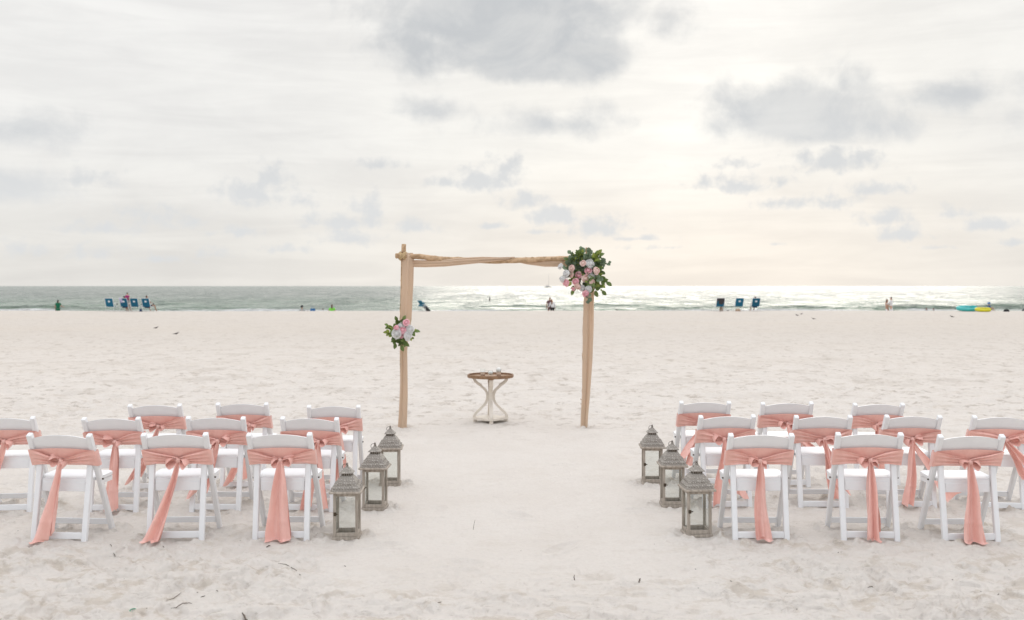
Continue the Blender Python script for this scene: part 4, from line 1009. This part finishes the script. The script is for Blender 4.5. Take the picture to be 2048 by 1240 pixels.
def person(label, loc, rz, size, shirt, hair, hairlen, shorts='cloth_navy', skin='skin', base='stand', pose=None, hat=None, sleeves=True, dress=False, group=None, arm=.62):
    J = dict(J0 if base == 'stand' else SIT); J.update(pose or {})
    s = size / 1.75
    keys = list(J); V = [Vector(J[k]) * s for k in keys]; ix = {k: i for i, k in enumerate(keys)}
    E = [(ix[a], ix[b]) for a, b in EDG]; Rr = []
    for k in keys:
        r = rad_of(k); Rr.append((r[0] * s, r[1] * s) if hasattr(r, '__len__') else (r * s, r * s))
    for sd_ in 'lr':                                             # palm and five fingers
        w = Vector(J['wr' + sd_]); d = (w - Vector(J['el' + sd_])).normalized(); fw = Vector((0, 1, 0)); fw = (fw - d * fw.dot(d)).normalized(); lat = d.cross(fw)
        pm = w + d * .055; V.append(pm * s); Rr.append((.030 * s, .022 * s)); ip = len(V) - 1; E.append((ix['wr' + sd_], ip))
        for q, ln in ((-1.5, .075), (-.5, .088), (.5, .082), (1.5, .065)):
            a = pm + d * .035 + fw * q * .017; V.append(a * s); Rr.append((.010 * s,) * 2); ia = len(V) - 1; E.append((ip, ia))
            b = a + d * ln * .6 + lat * .02; V.append(b * s); Rr.append((.008 * s,) * 2); E.append((ia, len(V) - 1))
        a = pm + fw * .045 + d * .01; V.append(a * s); Rr.append((.011 * s,) * 2); E.append((ip, len(V) - 1)); b = a + d * .035; V.append(b * s); Rr.append((.009 * s,) * 2); E.append((len(V) - 2, len(V) - 1))
    hd = Vector(J['jaw']); fwd = Vector((0, 1, 0))
    V.append((hd + fwd * .085 + Vector((0, 0, .02))) * s); Rr.append((.014 * s,) * 2); E.append((ix['jaw'], len(V) - 1))   # nose
    o = obj('person', skin_me('person', V, E, Rr, ix['pelvis']), skin, None, loc, (0, 0, rz))
    tag(o, label, 'person', group)
    # top
    ks = ['pelvis', 'waist', 'chest', 'collar'] + (['shl', 'shr'] if sleeves else [])
    V2 = [Vector(J[k]) * s for k in ks]; R2 = [tuple(x * s * 1.25 for x in RAD['pelvis']), tuple(x * s * 1.32 for x in RAD['waist']), tuple(x * s * 1.26 for x in RAD['chest']), tuple(x * s * 1.12 for x in RAD['collar'])]
    E2 = [(0, 1), (1, 2), (2, 3)]
    if sleeves:
        R2 += [(.068 * s,) * 2] * 2; E2 += [(2, 4), (2, 5)]
        for q, sd_ in ((4, 'l'), (5, 'r')):
            V2.append((Vector(J['sh' + sd_]).lerp(Vector(J['el' + sd_]), min(arm, 1.0))) * s); R2.append((.060 * s,) * 2); E2.append((q, len(V2) - 1))
            if arm > 1: V2.append(Vector(J['el' + sd_]).lerp(Vector(J['wr' + sd_]), .85) * s); R2.append((.048 * s,) * 2); E2.append((len(V2) - 2, len(V2) - 1))
    obj('shirt', skin_me('shirt', V2, E2, R2, 0), shirt, o)
    # bottoms
    k1 = .55
    V3 = [Vector(J['pelvis']) * s]; R3 = [(.145 * s, .115 * s)]; E3 = []
    if dress:
        a = (Vector(J['knl']) + Vector(J['knr'])) * .5; V3 += [(Vector(J['pelvis']).lerp(a, .6)) * s, a * s]; R3 += [(.19 * s, .15 * s), (.22 * s, .18 * s)]; E3 = [(0, 1), (1, 2)]
    else:
        for sd_ in 'lr':
            V3.append(Vector(J['hp' + sd_]) * s); R3.append((.100 * s,) * 2); V3.append(Vector(J['hp' + sd_]).lerp(Vector(J['kn' + sd_]), k1) * s); R3.append((.088 * s,) * 2)
        E3 = [(0, 1), (1, 2), (0, 3), (3, 4)]
    obj('skirt' if dress else 'shorts', skin_me('shorts', V3, E3, R3, 0), shorts, o)
    cr = Vector(J['crown']); V4 = [(cr + Vector((0, .015, .025))) * s, (cr + Vector((0, -.035, -.015))) * s, (cr + Vector((0, -.06, -.08))) * s]; R4 = [(.075 * s,) * 2, (.085 * s,) * 2, (.055 * s,) * 2]
    if hairlen: V4 += [(cr + Vector((0, -.085, -.18))) * s, (cr + Vector((0, -.11, -.10 - hairlen))) * s]; R4 += [(.075 * s, .045 * s), (.06 * s, .035 * s)]
    obj('hair', skin_me('hair', V4, [(i, i + 1) for i in range(len(V4) - 1)], R4, 0), hair, o)
    if hat:
        V5, F5 = lathe_geo([(0, .125), (.06, .12), (.092, .09), (.10, .03), (.16, .02), (.165, .012), (.10, .012)], 18, (cr.x * s, (cr.y - .01) * s, (cr.z - .01) * s)); obj('hat', me_from('hat', V5, F5), hat, o)
    return o
def gp(px, D, z=None):
    x = gx(px, D); return (x, D, hz(x, D) if z is None else z)

G_P = 'people at the waterline'
person('person in a green shirt with dark hair wading beside white surf', gp(116, 80.2), 0, 1.66, 'cloth_green', 'hair_dark', .05, 'cloth_green', 'skin_tan', group=G_P,
       pose={'elr': (.27, .08, 1.16), 'wrr': (.34, .22, 1.12)})
person('dark haired person in a magenta top standing between two blue beach chairs', gp(254.5, 70.6), R(-20), 1.36, 'cloth_magenta', 'hair_dark', .0, 'cloth_grey', 'skin', group=G_P)
person('person in a white shirt with long auburn hair leaning into a taller companion', gp(1105, 79.0), R(14), 1.60, 'cloth_white', 'hair_auburn', .30, 'cloth_black', 'skin', group=G_P, pose={'jaw': (-.05, .02, 1.58), 'crown': (-.09, .01, 1.65), 'ell': (-.26, .03, 1.16), 'wrl': (-.34, .10, 1.0)}, arm=1.5)
person('tall person in a plum shirt bending the head towards a companion', gp(1099.5, 79.3), R(-12), 1.80, 'cloth_plum', 'hair_brown', .0, 'cloth_plum', 'skin_tan', group=G_P, pose={'jaw': (.02, .05, 1.57), 'crown': (.01, .05, 1.655), 'elr': (.26, .02, 1.18), 'wrr': (.36, .08, 1.06)})
person('person in a white outfit embracing a bare shouldered companion', gp(1782.5, 78.5), R(60), 1.74, 'cloth_white', 'hair_dark', .0, 'cloth_white', 'skin', group=G_P, pose={'ell': (-.2, .2, 1.2), 'elr': (.2, .2, 1.2), 'wrl': (-.05, .34, 1.16), 'wrr': (.05, .34, 1.2)}, dress=True, arm=1.5)
person('bare shouldered person with brown hair hugged by a companion in white', gp(1774, 78.9), R(-70), 1.62, 'skin', 'hair_brown', .10, 'cloth_white', 'skin_tan', group=G_P, sleeves=False, pose={'ell': (-.2, .2, 1.2), 'elr': (.2, .2, 1.2), 'wrl': (-.08, .32, 1.1), 'wrr': (.08, .32, 1.1)}, dress=True)
person('person in a grey shirt and black hat sitting near the surf', gp(604, 76.0), R(8), 1.62, 'cloth_grey', 'hair_dark', .0, 'cloth_navy', 'skin', 'sit', hat='cloth_black', group=G_P,
       pose={'pelvis': (0, 0, .13), 'waist': (0, -.03, .28), 'chest': (0, -.05, .48), 'collar': (0, -.06, .62), 'neck': (0, -.05, .70), 'jaw': (0, -.03, .765), 'crown': (0, -.04, .85), 'shl': (-.17, -.06, .59), 'shr': (.17, -.06, .59), 'ell': (-.26, .0, .36), 'elr': (.26, .0, .36), 'wrl': (-.2, .22, .34), 'wrr': (.2, .22, .34), 'hpl': (-.09, .03, .13), 'hpr': (.09, .03, .13), 'knl': (-.15, .40, .42), 'knr': (.15, .40, .42), 'anl': (-.14, .62, .08), 'anr': (.14, .62, .08), 'tol': (-.15, .78, .04), 'tor': (.15, .78, .04)})
LOW = {'pelvis': (0, 0, .13), 'waist': (0, -.03, .28), 'chest': (0, -.05, .48), 'collar': (0, -.06, .62), 'neck': (0, -.05, .70), 'jaw': (0, -.03, .765), 'crown': (0, -.04, .85), 'shl': (-.17, -.06, .59), 'shr': (.17, -.06, .59), 'ell': (-.26, .0, .36), 'elr': (.26, .0, .36), 'wrl': (-.2, .22, .34), 'wrr': (.2, .22, .34), 'hpl': (-.09, .03, .13), 'hpr': (.09, .03, .13), 'knl': (-.15, .40, .42), 'knr': (.15, .40, .42), 'anl': (-.14, .62, .08), 'anr': (.14, .62, .08), 'tol': (-.15, .78, .04), 'tor': (.15, .78, .04)}
person('small person in red sitting next to a person in black hat', gp(616, 76.4), R(-10), 1.02, 'cloth_red', 'hair_brown', .0, 'cloth_red', 'skin', 'sit', LOW, group=G_P)
person('person with long brown hair in a bright lime top at the surf', gp(664, 75.6), R(5), 1.72, 'cloth_lime', 'hair_brown', .16, 'cloth_lime', 'skin', 'sit', LOW, group=G_P)
def swimmer(px, D, label, hair):
    person(label, (gx(px, D), D, SEA_Z - 1.40), R(10), 1.72, 'cloth_navy', hair, .0, 'cloth_navy', 'skin_tan', group='swimmers in the shallows')
swimmer(1853, 116.5, 'swimmer with brown hair, only head and neck above the water', 'hair_brown')
swimmer(1867, 115.5, 'dark haired swimmer, only head above water, beside another swimmer', 'hair_dark')
swimmer(646, 113.0, 'lone dark haired swimmer, head above water near the lime top', 'hair_dark')

# ------------------------------------------------------------------ beach chairs
def beach_chair(label, px, D, rz, cover=None, canvas='canvas_blue', group='beach chairs facing the sea', emblem=True, lean=.20):
    x = gx(px, D); z = hz(x, D)
    t = thing('beach_chair', (x, D, z), rz, label, 'beach chair', group)
    def panel(nm, pts, w, mat, th=.018):
        bm = bmesh.new(); n_ = len(pts)
        rows = [[bm.verts.new((sx * w / 2, p[0] + dz_ * .5, p[1] + dz_)) for sx, dz_ in ((-1, 0), (1, 0), (1, th), (-1, th))] for p in pts]
        for i in range(n_ - 1):
            for k in range(4): bm.faces.new((rows[i][k], rows[i][(k + 1) % 4], rows[i + 1][(k + 1) % 4], rows[i + 1][k]))
        bm.faces.new(rows[0]); bm.faces.new(list(reversed(rows[-1]))); return obj(nm, me_bm(nm, bm), mat, t)
    panel('back_panel', [(0, .36), (-.03, .45), (-lean * .6, .68), (-lean, .90)], .56, canvas)
    panel('seat_panel', [(0, .345), (.15, .32), (.35, .33), (.46, .36)], .54, canvas)
    for s in (-1, 1):
        obj('side_frame', tube_me('side_frame', [(s * .295, .50, .375), (s * .295, .02, .345), (s * .295, -.03, .45), (s * .295, -lean - .01, .93)], .013, 8), 'tube_white', t)
        obj('armrest', box_me('armrest', (s * .315, .16, .56), (.045, .42, .022), .006), 'tube_white', t)
        obj('leg', tube_me('leg', [(s * .30, .34, .56), (s * .30, .36, .30), (s * .30, .42, .0)], .012, 8), 'tube_white', t)
        obj('leg', tube_me('leg', [(s * .30, -.03, .56), (s * .30, -.02, .30), (s * .30, -.10, .0)], .012, 8), 'tube_white', t)
    obj('top_bar', tube_me('top_bar', [(-.295, -lean - .01, .93), (.295, -lean - .01, .93)], .013, 8), 'tube_white', t)
    obj('rear_bar', tube_me('rear_bar', [(-.30, -.10, .06), (.30, -.10, .06)], .010, 8), 'tube_white', t)
    obj('cup_holder', tube_me('cup_holder', [(.36, .30, .46), (.36, .30, .57)], .042, 10), 'dark_tube', t)
    if emblem:
        V, Fc = [], []
        n_ = 18
        for k in range(n_):
            th = 2 * math.pi * k / n_; zz = .70 + .065 * math.sin(th); yy = -lean * .6 - (zz - .68) / .22 * lean * .4 - .014
            V.append((.085 * math.cos(th) * (1 + .12 * math.cos(3 * th)), yy, zz))
        obj('emblem', me_from('emblem', V, [tuple(range(n_))], False), 'white_print', t)
    if cover:
        mat, x0, x1, z0, z1 = cover
        def g(u, v):
            xx = x0 + (x1 - x0) * u; a = v * 2 - 1
            zz = .955 - abs(a) * (.955 - (z0 if a < 0 else .6)); yy = -lean * ((zz - .42) / .5) + (-.022 if a < 0 else .045) * min(1, abs(a) * 8) + .006 * math.sin(u * 9)
            return (xx, yy, zz + .008 * math.sin(u * 7))
        V, Fc = grid_geo(8, 16, g); ob = obj('beach_towel', me_from('beach_towel', V, Fc), mat, None, t.location, t.rotation_euler)
        tag(ob, cover_label[mat], 'towel')
    return t
cover_label = {'lavender_towel': 'lavender towel hung over a blue beach chair back', 'dark_towel': 'large dark grey towel covering a blue beach chair back'}
beach_chair('empty blue beach chair at the end of a row of four', 220, 70.0, R(-7))
beach_chair('blue beach chair with a lavender towel, next to standing person in magenta', 249, 70.2, R(-9), ('lavender_towel', -.30, -.08, .62, .9))
beach_chair('empty blue beach chair between two occupied chairs in a row of four', 270, 70.0, R(-9))
beach_chair('blue beach chair in which a person with bare legs sits', 293, 69.8, R(-9))
beach_chair('blue beach chair covered by a dark towel', 1440, 70.4, R(7), ('dark_towel', -.285, .285, .50, .9), emblem=False)
beach_chair('empty blue beach chair with a tan bag beneath it', 1478, 71.0, R(6))
beach_chair('blue beach chair with the top of a head showing above it', 1511, 71.0, R(6))
G_S = 'people sitting in beach chairs'
def sitter(px, D, rz, label, shirt, hair, size=1.7, dz=0.0, **k):
    x = gx(px, D); person(label, (x, D + .12, hz(x, D) + dz), rz, size, shirt, hair, 0, 'cloth_navy', 'skin_tan', 'sit', group=G_S, **k)
sitter(248.5, 70.2, R(-9), 'person with dark hair sitting in the chair with lavender towel', 'cloth_navy', 'hair_dark', 1.62)
sitter(293.5, 69.8, R(-9), 'person with brown hair sitting in the end chair, legs bare', 'cloth_white', 'hair_brown', 1.68, pose={'knr': (.34, .42, .46), 'anr': (.40, .50, .08), 'tor': (.42, .66, .04)})
sitter(1510.5, 71.0, R(6), 'person in pale blue sitting low in a blue beach chair', 'cloth_blue', 'hair_brown', 1.56)
def bag(label, px, D, w, h_, mat, name='beach_bag'):
    x = gx(px, D); t = thing(name, (x, D, hz(x, D)), random.uniform(-.3, .3), label, 'bag')
    bm = bmesh.new(); vs = add_box(bm, (0, 0, h_ / 2), (w, w * .55, h_))
    for v in vs[4:]: v.co.x *= .72; v.co.y *= .5
    bmesh.ops.subdivide_edges(bm, edges=list(bm.edges), cuts=2, use_grid_fill=True)
    for v in bm.verts: v.co.x += .02 * math.sin(v.co.z * 40 + v.co.y * 30); v.co.z += .012 * math.sin(v.co.x * 30) * (v.co.z > .02)
    obj('pouch', me_bm('pouch', bm, True), mat, t)
    obj('handle', tube_me('handle', [(-w * .22, 0, h_ * .95), (-w * .15, 0, h_ * 1.2), (w * .15, 0, h_ * 1.22), (w * .22, 0, h_ * .95)], .012, 6), mat, t)
bag('small navy bag on the sand between two blue beach chairs', 281.5, 69.6, .18, .17, 'cloth_navy')
bag('tan bag lying under an empty blue beach chair', 1476, 70.6, .36, .18, 'bag_tan')
bag('black bag on the sand beyond the yellow float', 2013, 69.5, .36, .16, 'cloth_black')
bag('dark bag at the waterline past the black bag', 2047, 72.6, .22, .22, 'dark_tube')
bag('blue cooler bag beside a person in a black hat', 625.5, 76.0, .45, .62, 'cloth_blue')
bag('tan bag on the sand under the towel covered beach chair', 1442.5, 70.9, .26, .30, 'bag_tan')
# the tipped blue chair by the arch post
D = 70.5; x = gx(846, D); t = thing('beach_chair', (x, D, hz(x, D)), R(38), 'blue beach chair standing side on with its back reclined and painted shadow dark', 'beach chair')
def slab(nm, a, b, w, th, mat):
    M_ = beam_me(nm, (a[0], 0, a[1]), (b[0], 0, b[1]), th, w, .006); return obj(nm, M_, mat, t)
slab('seat_panel', (-.33, .76), (.10, .34), .50, .05, 'canvas_teal'); slab('seat_front', (-.24, .36), (-.02, .62), .50, .04, 'canvas_teal'); slab('back_panel', (.05, .46), (.47, .02), .50, .05, 'dark_tube')  # back panel coloured near black to paint in its shadow
for yy in (-.25, .25):
    for a, b in (((-.10, .42), (-.15, .0)), ((-.02, .40), (.06, .0)), ((-.22, .50), (.10, .38))):
        obj('leg', tube_me('leg', [(a[0], yy, a[1]), (b[0], yy, b[1])], .013, 6), 'tube_white', t)

# ------------------------------------------------------------------ pool floats and their owner
def ring_float(name, label, px, D, rx, ry, rr, mat, tilt, rz, mat2=None):
    x = gx(px, D); t = thing(name, (x, D, hz(x, D)), rz, label, 'pool float', 'inflatable floats on the sand')
    path = [(rx * math.cos(q), ry * math.sin(q), rr + max(0, ry * (1 + math.sin(q))) * math.tan(tilt)) for q in [i * 2 * math.pi / 28 for i in range(29)]]
    obj('air_tube', tube_me('air_tube', path, rr, 10, False), mat, t)
    V, Fc = grid_geo(8, 6, lambda u, v: ((2 * u - 1) * rx * .95 * math.sqrt(max(0.05, 1 - (2 * v - 1) ** 2)), (2 * v - 1) * ry * .95, rr * 1.0 + ry * 2 * v * math.tan(tilt) * .98 + .03 * math.sin(u * 9)))
    obj('mesh_base', me_from('mesh_base', V, Fc), mat2 or mat, t)
    o_ = obj('pillow', ico('pillow', rr * 1.15, 2, (1.9, .9, .8), (rx * .72, 0, rr * 1.7 + ry * math.tan(tilt))), mat2 or mat, t)
ring_float('pool_float', 'turquoise inflatable float with darker aqua end lying on the sand', 1934, 70.4, .62, .40, .13, 'vinyl_turquoise', R(11), R(-2), 'vinyl_aqua')
ring_float('pool_float', 'yellow inflatable float overlapping a turquoise float', 1966, 69.2, .46, .32, .10, 'vinyl_yellow', R(10), R(3))
person('person in a blue sun hat sitting behind the yellow float', gp(1978.5, 71.5), R(-70), 1.05, 'cloth_blue', 'hair_brown', .0, 'cloth_orange', 'skin_tan', 'sit', LOW, hat='cloth_blue', group=G_P)

# ------------------------------------------------------------------ birds
def bird(label, px, py, rz, size, grp='shore birds standing on the sand', D=None):
    D = D or gD(py); x = gx(px, D)
    t = thing('shore_bird', (x, D, hz(x, D)), rz, label, 'bird', grp); s = size
    prof = [(-.50, .115, .004, .004), (-.38, .135, .028, .016), (-.22, .160, .062, .045), (-.05, .185, .088, .080), (.12, .205, .085, .085), (.24, .245, .055, .058), (.30, .300, .040, .044), (.335, .345, .046, .046), (.375, .362, .040, .038), (.415, .358, .014, .014)]
    V, Fc = [], []; seg = 12
    for (x_, z_, w_, h_) in prof:
        for k in range(seg):
            th = 2 * math.pi * k / seg; V.append((x_ * .86 * s, w_ * math.cos(th) * s, (z_ * 1.12 + h_ * 1.25 * math.sin(th)) * s))
    for i in range(len(prof) - 1):
        for k in range(seg): k2 = (k + 1) % seg; Fc.append((i * seg + k, i * seg + k2, (i + 1) * seg + k2, (i + 1) * seg + k))
    Fc += [tuple(range(seg)), tuple((len(prof) - 1) * seg + k for k in range(seg))]
    obj('body', me_from('body', V, Fc), 'feather_dark', t)
    for sg in (-1, 1):
        V, Fc = grid_geo(8, 4, lambda u, v: ((-.46 + .56 * u) * s, sg * (.030 + .066 * math.sin(math.pi * (u * .85 + .12))) * s, (.135 + .06 * u + (.09 * v - .03) * math.sin(math.pi * (u * .9 + .08))) * s))
        obj('wing', me_from('wing', V, Fc), 'feather_dark', t)
        obj('leg', tube_me('leg', [(.02 * s, sg * .03 * s, .12 * s), (.0, sg * .03 * s, .05 * s), (.02 * s, sg * .03 * s, 0)], .007 * s, 5), 'beak', t)
    obj('beak', tube_me('beak', [(.345 * s, 0, .40 * s), (.44 * s, 0, .385 * s)], [.014 * s, .003 * s], 6), 'beak', t)
bird('small dark bird on open sand, the farther of two near the chairs', 312, 657, R(10), .27)
bird('dark bird on open sand, the closer of two and facing away', 352.5, 670.5, R(5), .27)
bird('dark bird on sand near a row of three chairs, beside another', 1594, 632.5, R(150), .30)
bird('bird on the beach crest next to another small dark bird', 1603, 629.5, R(20), .26)
bird('dark bird with long tail standing alone on the sand', 1627, 639, R(165), .28)
bird('dark bird on the sand in front of the turquoise float', 1904, 635, R(160), .32)
bird('tiny bird at the waterline near the flower covered post', 1233, 0, R(170), .36, D=72.5)
bird('small dark bird between the towel chair and empty chair', 1456, 0, R(10), .28, D=70.5)

# ------------------------------------------------------------------ far out on the water
D = 2000.0; t = thing('catamaran', (gx(1096, D), D, SEA_Z), R(0), 'grey catamaran with bare tall mast far out on the sea', 'boat')
for yy in (-3, 3):
    V, Fc = tube_geo([(-7.5, yy, .9), (-6, yy, .8), (0, yy, .75), (5, yy, .85), (7.8, yy, 1.3)], [(.5, .6), (.8, .9), (.9, 1.0), (.8, .9), (.1, .2)], 8); obj('hull', me_from('hull', V, Fc), 'boat_grey', t)
bm = bmesh.new(); vs = add_box(bm, (-1, 0, 2.2), (8, 5.4, 2.0))
for v in vs[4:]: v.co.x = -1 + (v.co.x + 1) * .65
obj('cabin', me_bm('cabin', bm), 'boat_grey', t)
obj('mast', tube_me('mast', [(1.5, 0, 1.5), (1.5, 0, 27)], [.20, .14], 8), 'boat_grey', t)
obj('boom', tube_me('boom', [(1.5, 0, 4.4), (-5.0, 0, 4.7)], [.25, .22], 8), 'boat_grey', t)
D = 181.0; t = thing('marker_post', (gx(979.5, D), D, SEA_Z - .5), 0, 'dark wooden marker post standing in the sea under the arch', 'post')
obj('pile', tube_me('pile', [(0, 0, -.5), (0, 0, 1.0), (.01, 0, 1.15)], [.13, .11, .08], 10), 'post_wood', t)
obj('cap', tube_me('cap', [(.01, 0, 1.15), (.01, 0, 1.24), (.01, 0, 1.30)], [.13, .12, .02], 10), 'post_wood', t)

# ------------------------------------------------------------------ litter on the sand
def litter(name, label, pts, r, mat='twig', grp='twigs and litter on the sand', cat='twig'):
    P3 = []
    for (px, py, up_) in pts:
        D = gD(py); x = gx(px, D); P3.append(Vector((x, D, hz(x, D) + up_)))
    o0 = P3[0].copy(); n_ = len(P3); path = []
    for i in range((n_ - 1) * 4 + 1):
        u = i / 4; a = min(int(u), n_ - 2); path.append(P3[a].lerp(P3[a + 1], u - a) - o0 + Vector((random.uniform(-1, 1), random.uniform(-1, 1), 0)) * r * .5)
    m_ = len(path)
    o = obj(name, tube_me(name, path, [r * .55 * (.45 + .75 * math.sin(math.pi * (i + .6) / m_)) for i in range(m_)], 6), mat, None, o0)
    tag(o, label, cat, grp); return o
litter('twig', 'V shaped dark twig lying below a curved twig', [(341, 1208, .004), (352, 1212, .006), (366, 1213, .010), (378, 1210, .008), (386, 1206, .006)], .0042)
litter('twig', 'curved dark twig lying above the V shaped twig', [(333, 1198, .004), (346, 1197, .006), (356, 1194, .008), (363, 1189, .004)], .0034)
litter('twig', 'long thin arched twig on sand behind a lantern', [(556, 1127.5, .003), (572, 1128, .006), (588, 1132, .006), (602, 1137.5, .003)], .0034)
litter('twig', 'thin upright twig stuck in the smooth aisle sand', [(946, 1060, -.01), (947, 1060, .015), (950, 1060, .075)], .0028)
litter('twig', 'short thick twig stub sticking up from the aisle sand', [(1149, 1157, -.01), (1149, 1157, .012), (1148, 1157, .035)], .0050)
litter('seed_pod', 'small dark seed pod on sand in line with the lanterns', [(1278, 1166, .002), (1279, 1165.5, .012), (1280, 1165, .020)], .0075, cat='seed pod')
litter('leaf_scrap', 'dark curled leaf scrap on stirred sand near the bottom twigs', [(485, 1226, .005), (491, 1229, .009), (496, 1231, .005)], .0080, cat='leaf')
litter('leaf_scrap', 'dark leaf scrap lying in front of the widest sash tail', [(533, 1098, .005), (537, 1096.5, .008), (541, 1095, .005)], .0065, cat='leaf')
litter('twig', 'short dark splinter lying on the bare aisle sand', [(876, 1204, .003), (883, 1200, .008)], .0038)
litter('twig', 'dark hooked scrap on churned sand behind the second chair', [(1735, 1174, .004), (1744, 1175, .007), (1752, 1172, .006)], .0042)
litter('twig', 'short splinter beside the curved twig', [(401, 1191, .004), (410, 1193, .005)], .0042)
for (px, py) in ((58, 1093), (222, 1101), (229, 1106), (327, 1092), (630, 1113), (1677, 1104), (1905, 1160), (2019, 1136), (1463, 1148), (90, 1086), (395, 1186), (690, 1130), (1462, 1166), (160, 1076), (1997, 1184), (434, 1188), (1594, 1213), (600, 1149), (1866, 1227)):
    a = random.uniform(-4, 4)
    litter('bark_chip', 'tiny dark bark chip lying on the sand', [(px - 1.6, py - a * .2, .002), (px, py, .004), (px + 1.6, py + a * .2, .002)], .0034, grp='tiny bark chips scattered on the sand', cat='bark chip')
D = gD(1211); x = gx(266, D); z = hz(x, D)
ringp = [(.017 * math.cos(q), .017 * math.sin(q) * .9, .004 + .010 * (1 + math.sin(q)) * .5) for q in [0.6 + i * 5.2 / 14 for i in range(15)]]
tag(obj('plastic_ring', tube_me('plastic_ring', ringp, .0028, 7), 'plastic_green', None, (x, D, z)), 'broken green plastic bottle ring lying on the sand', 'plastic ring')
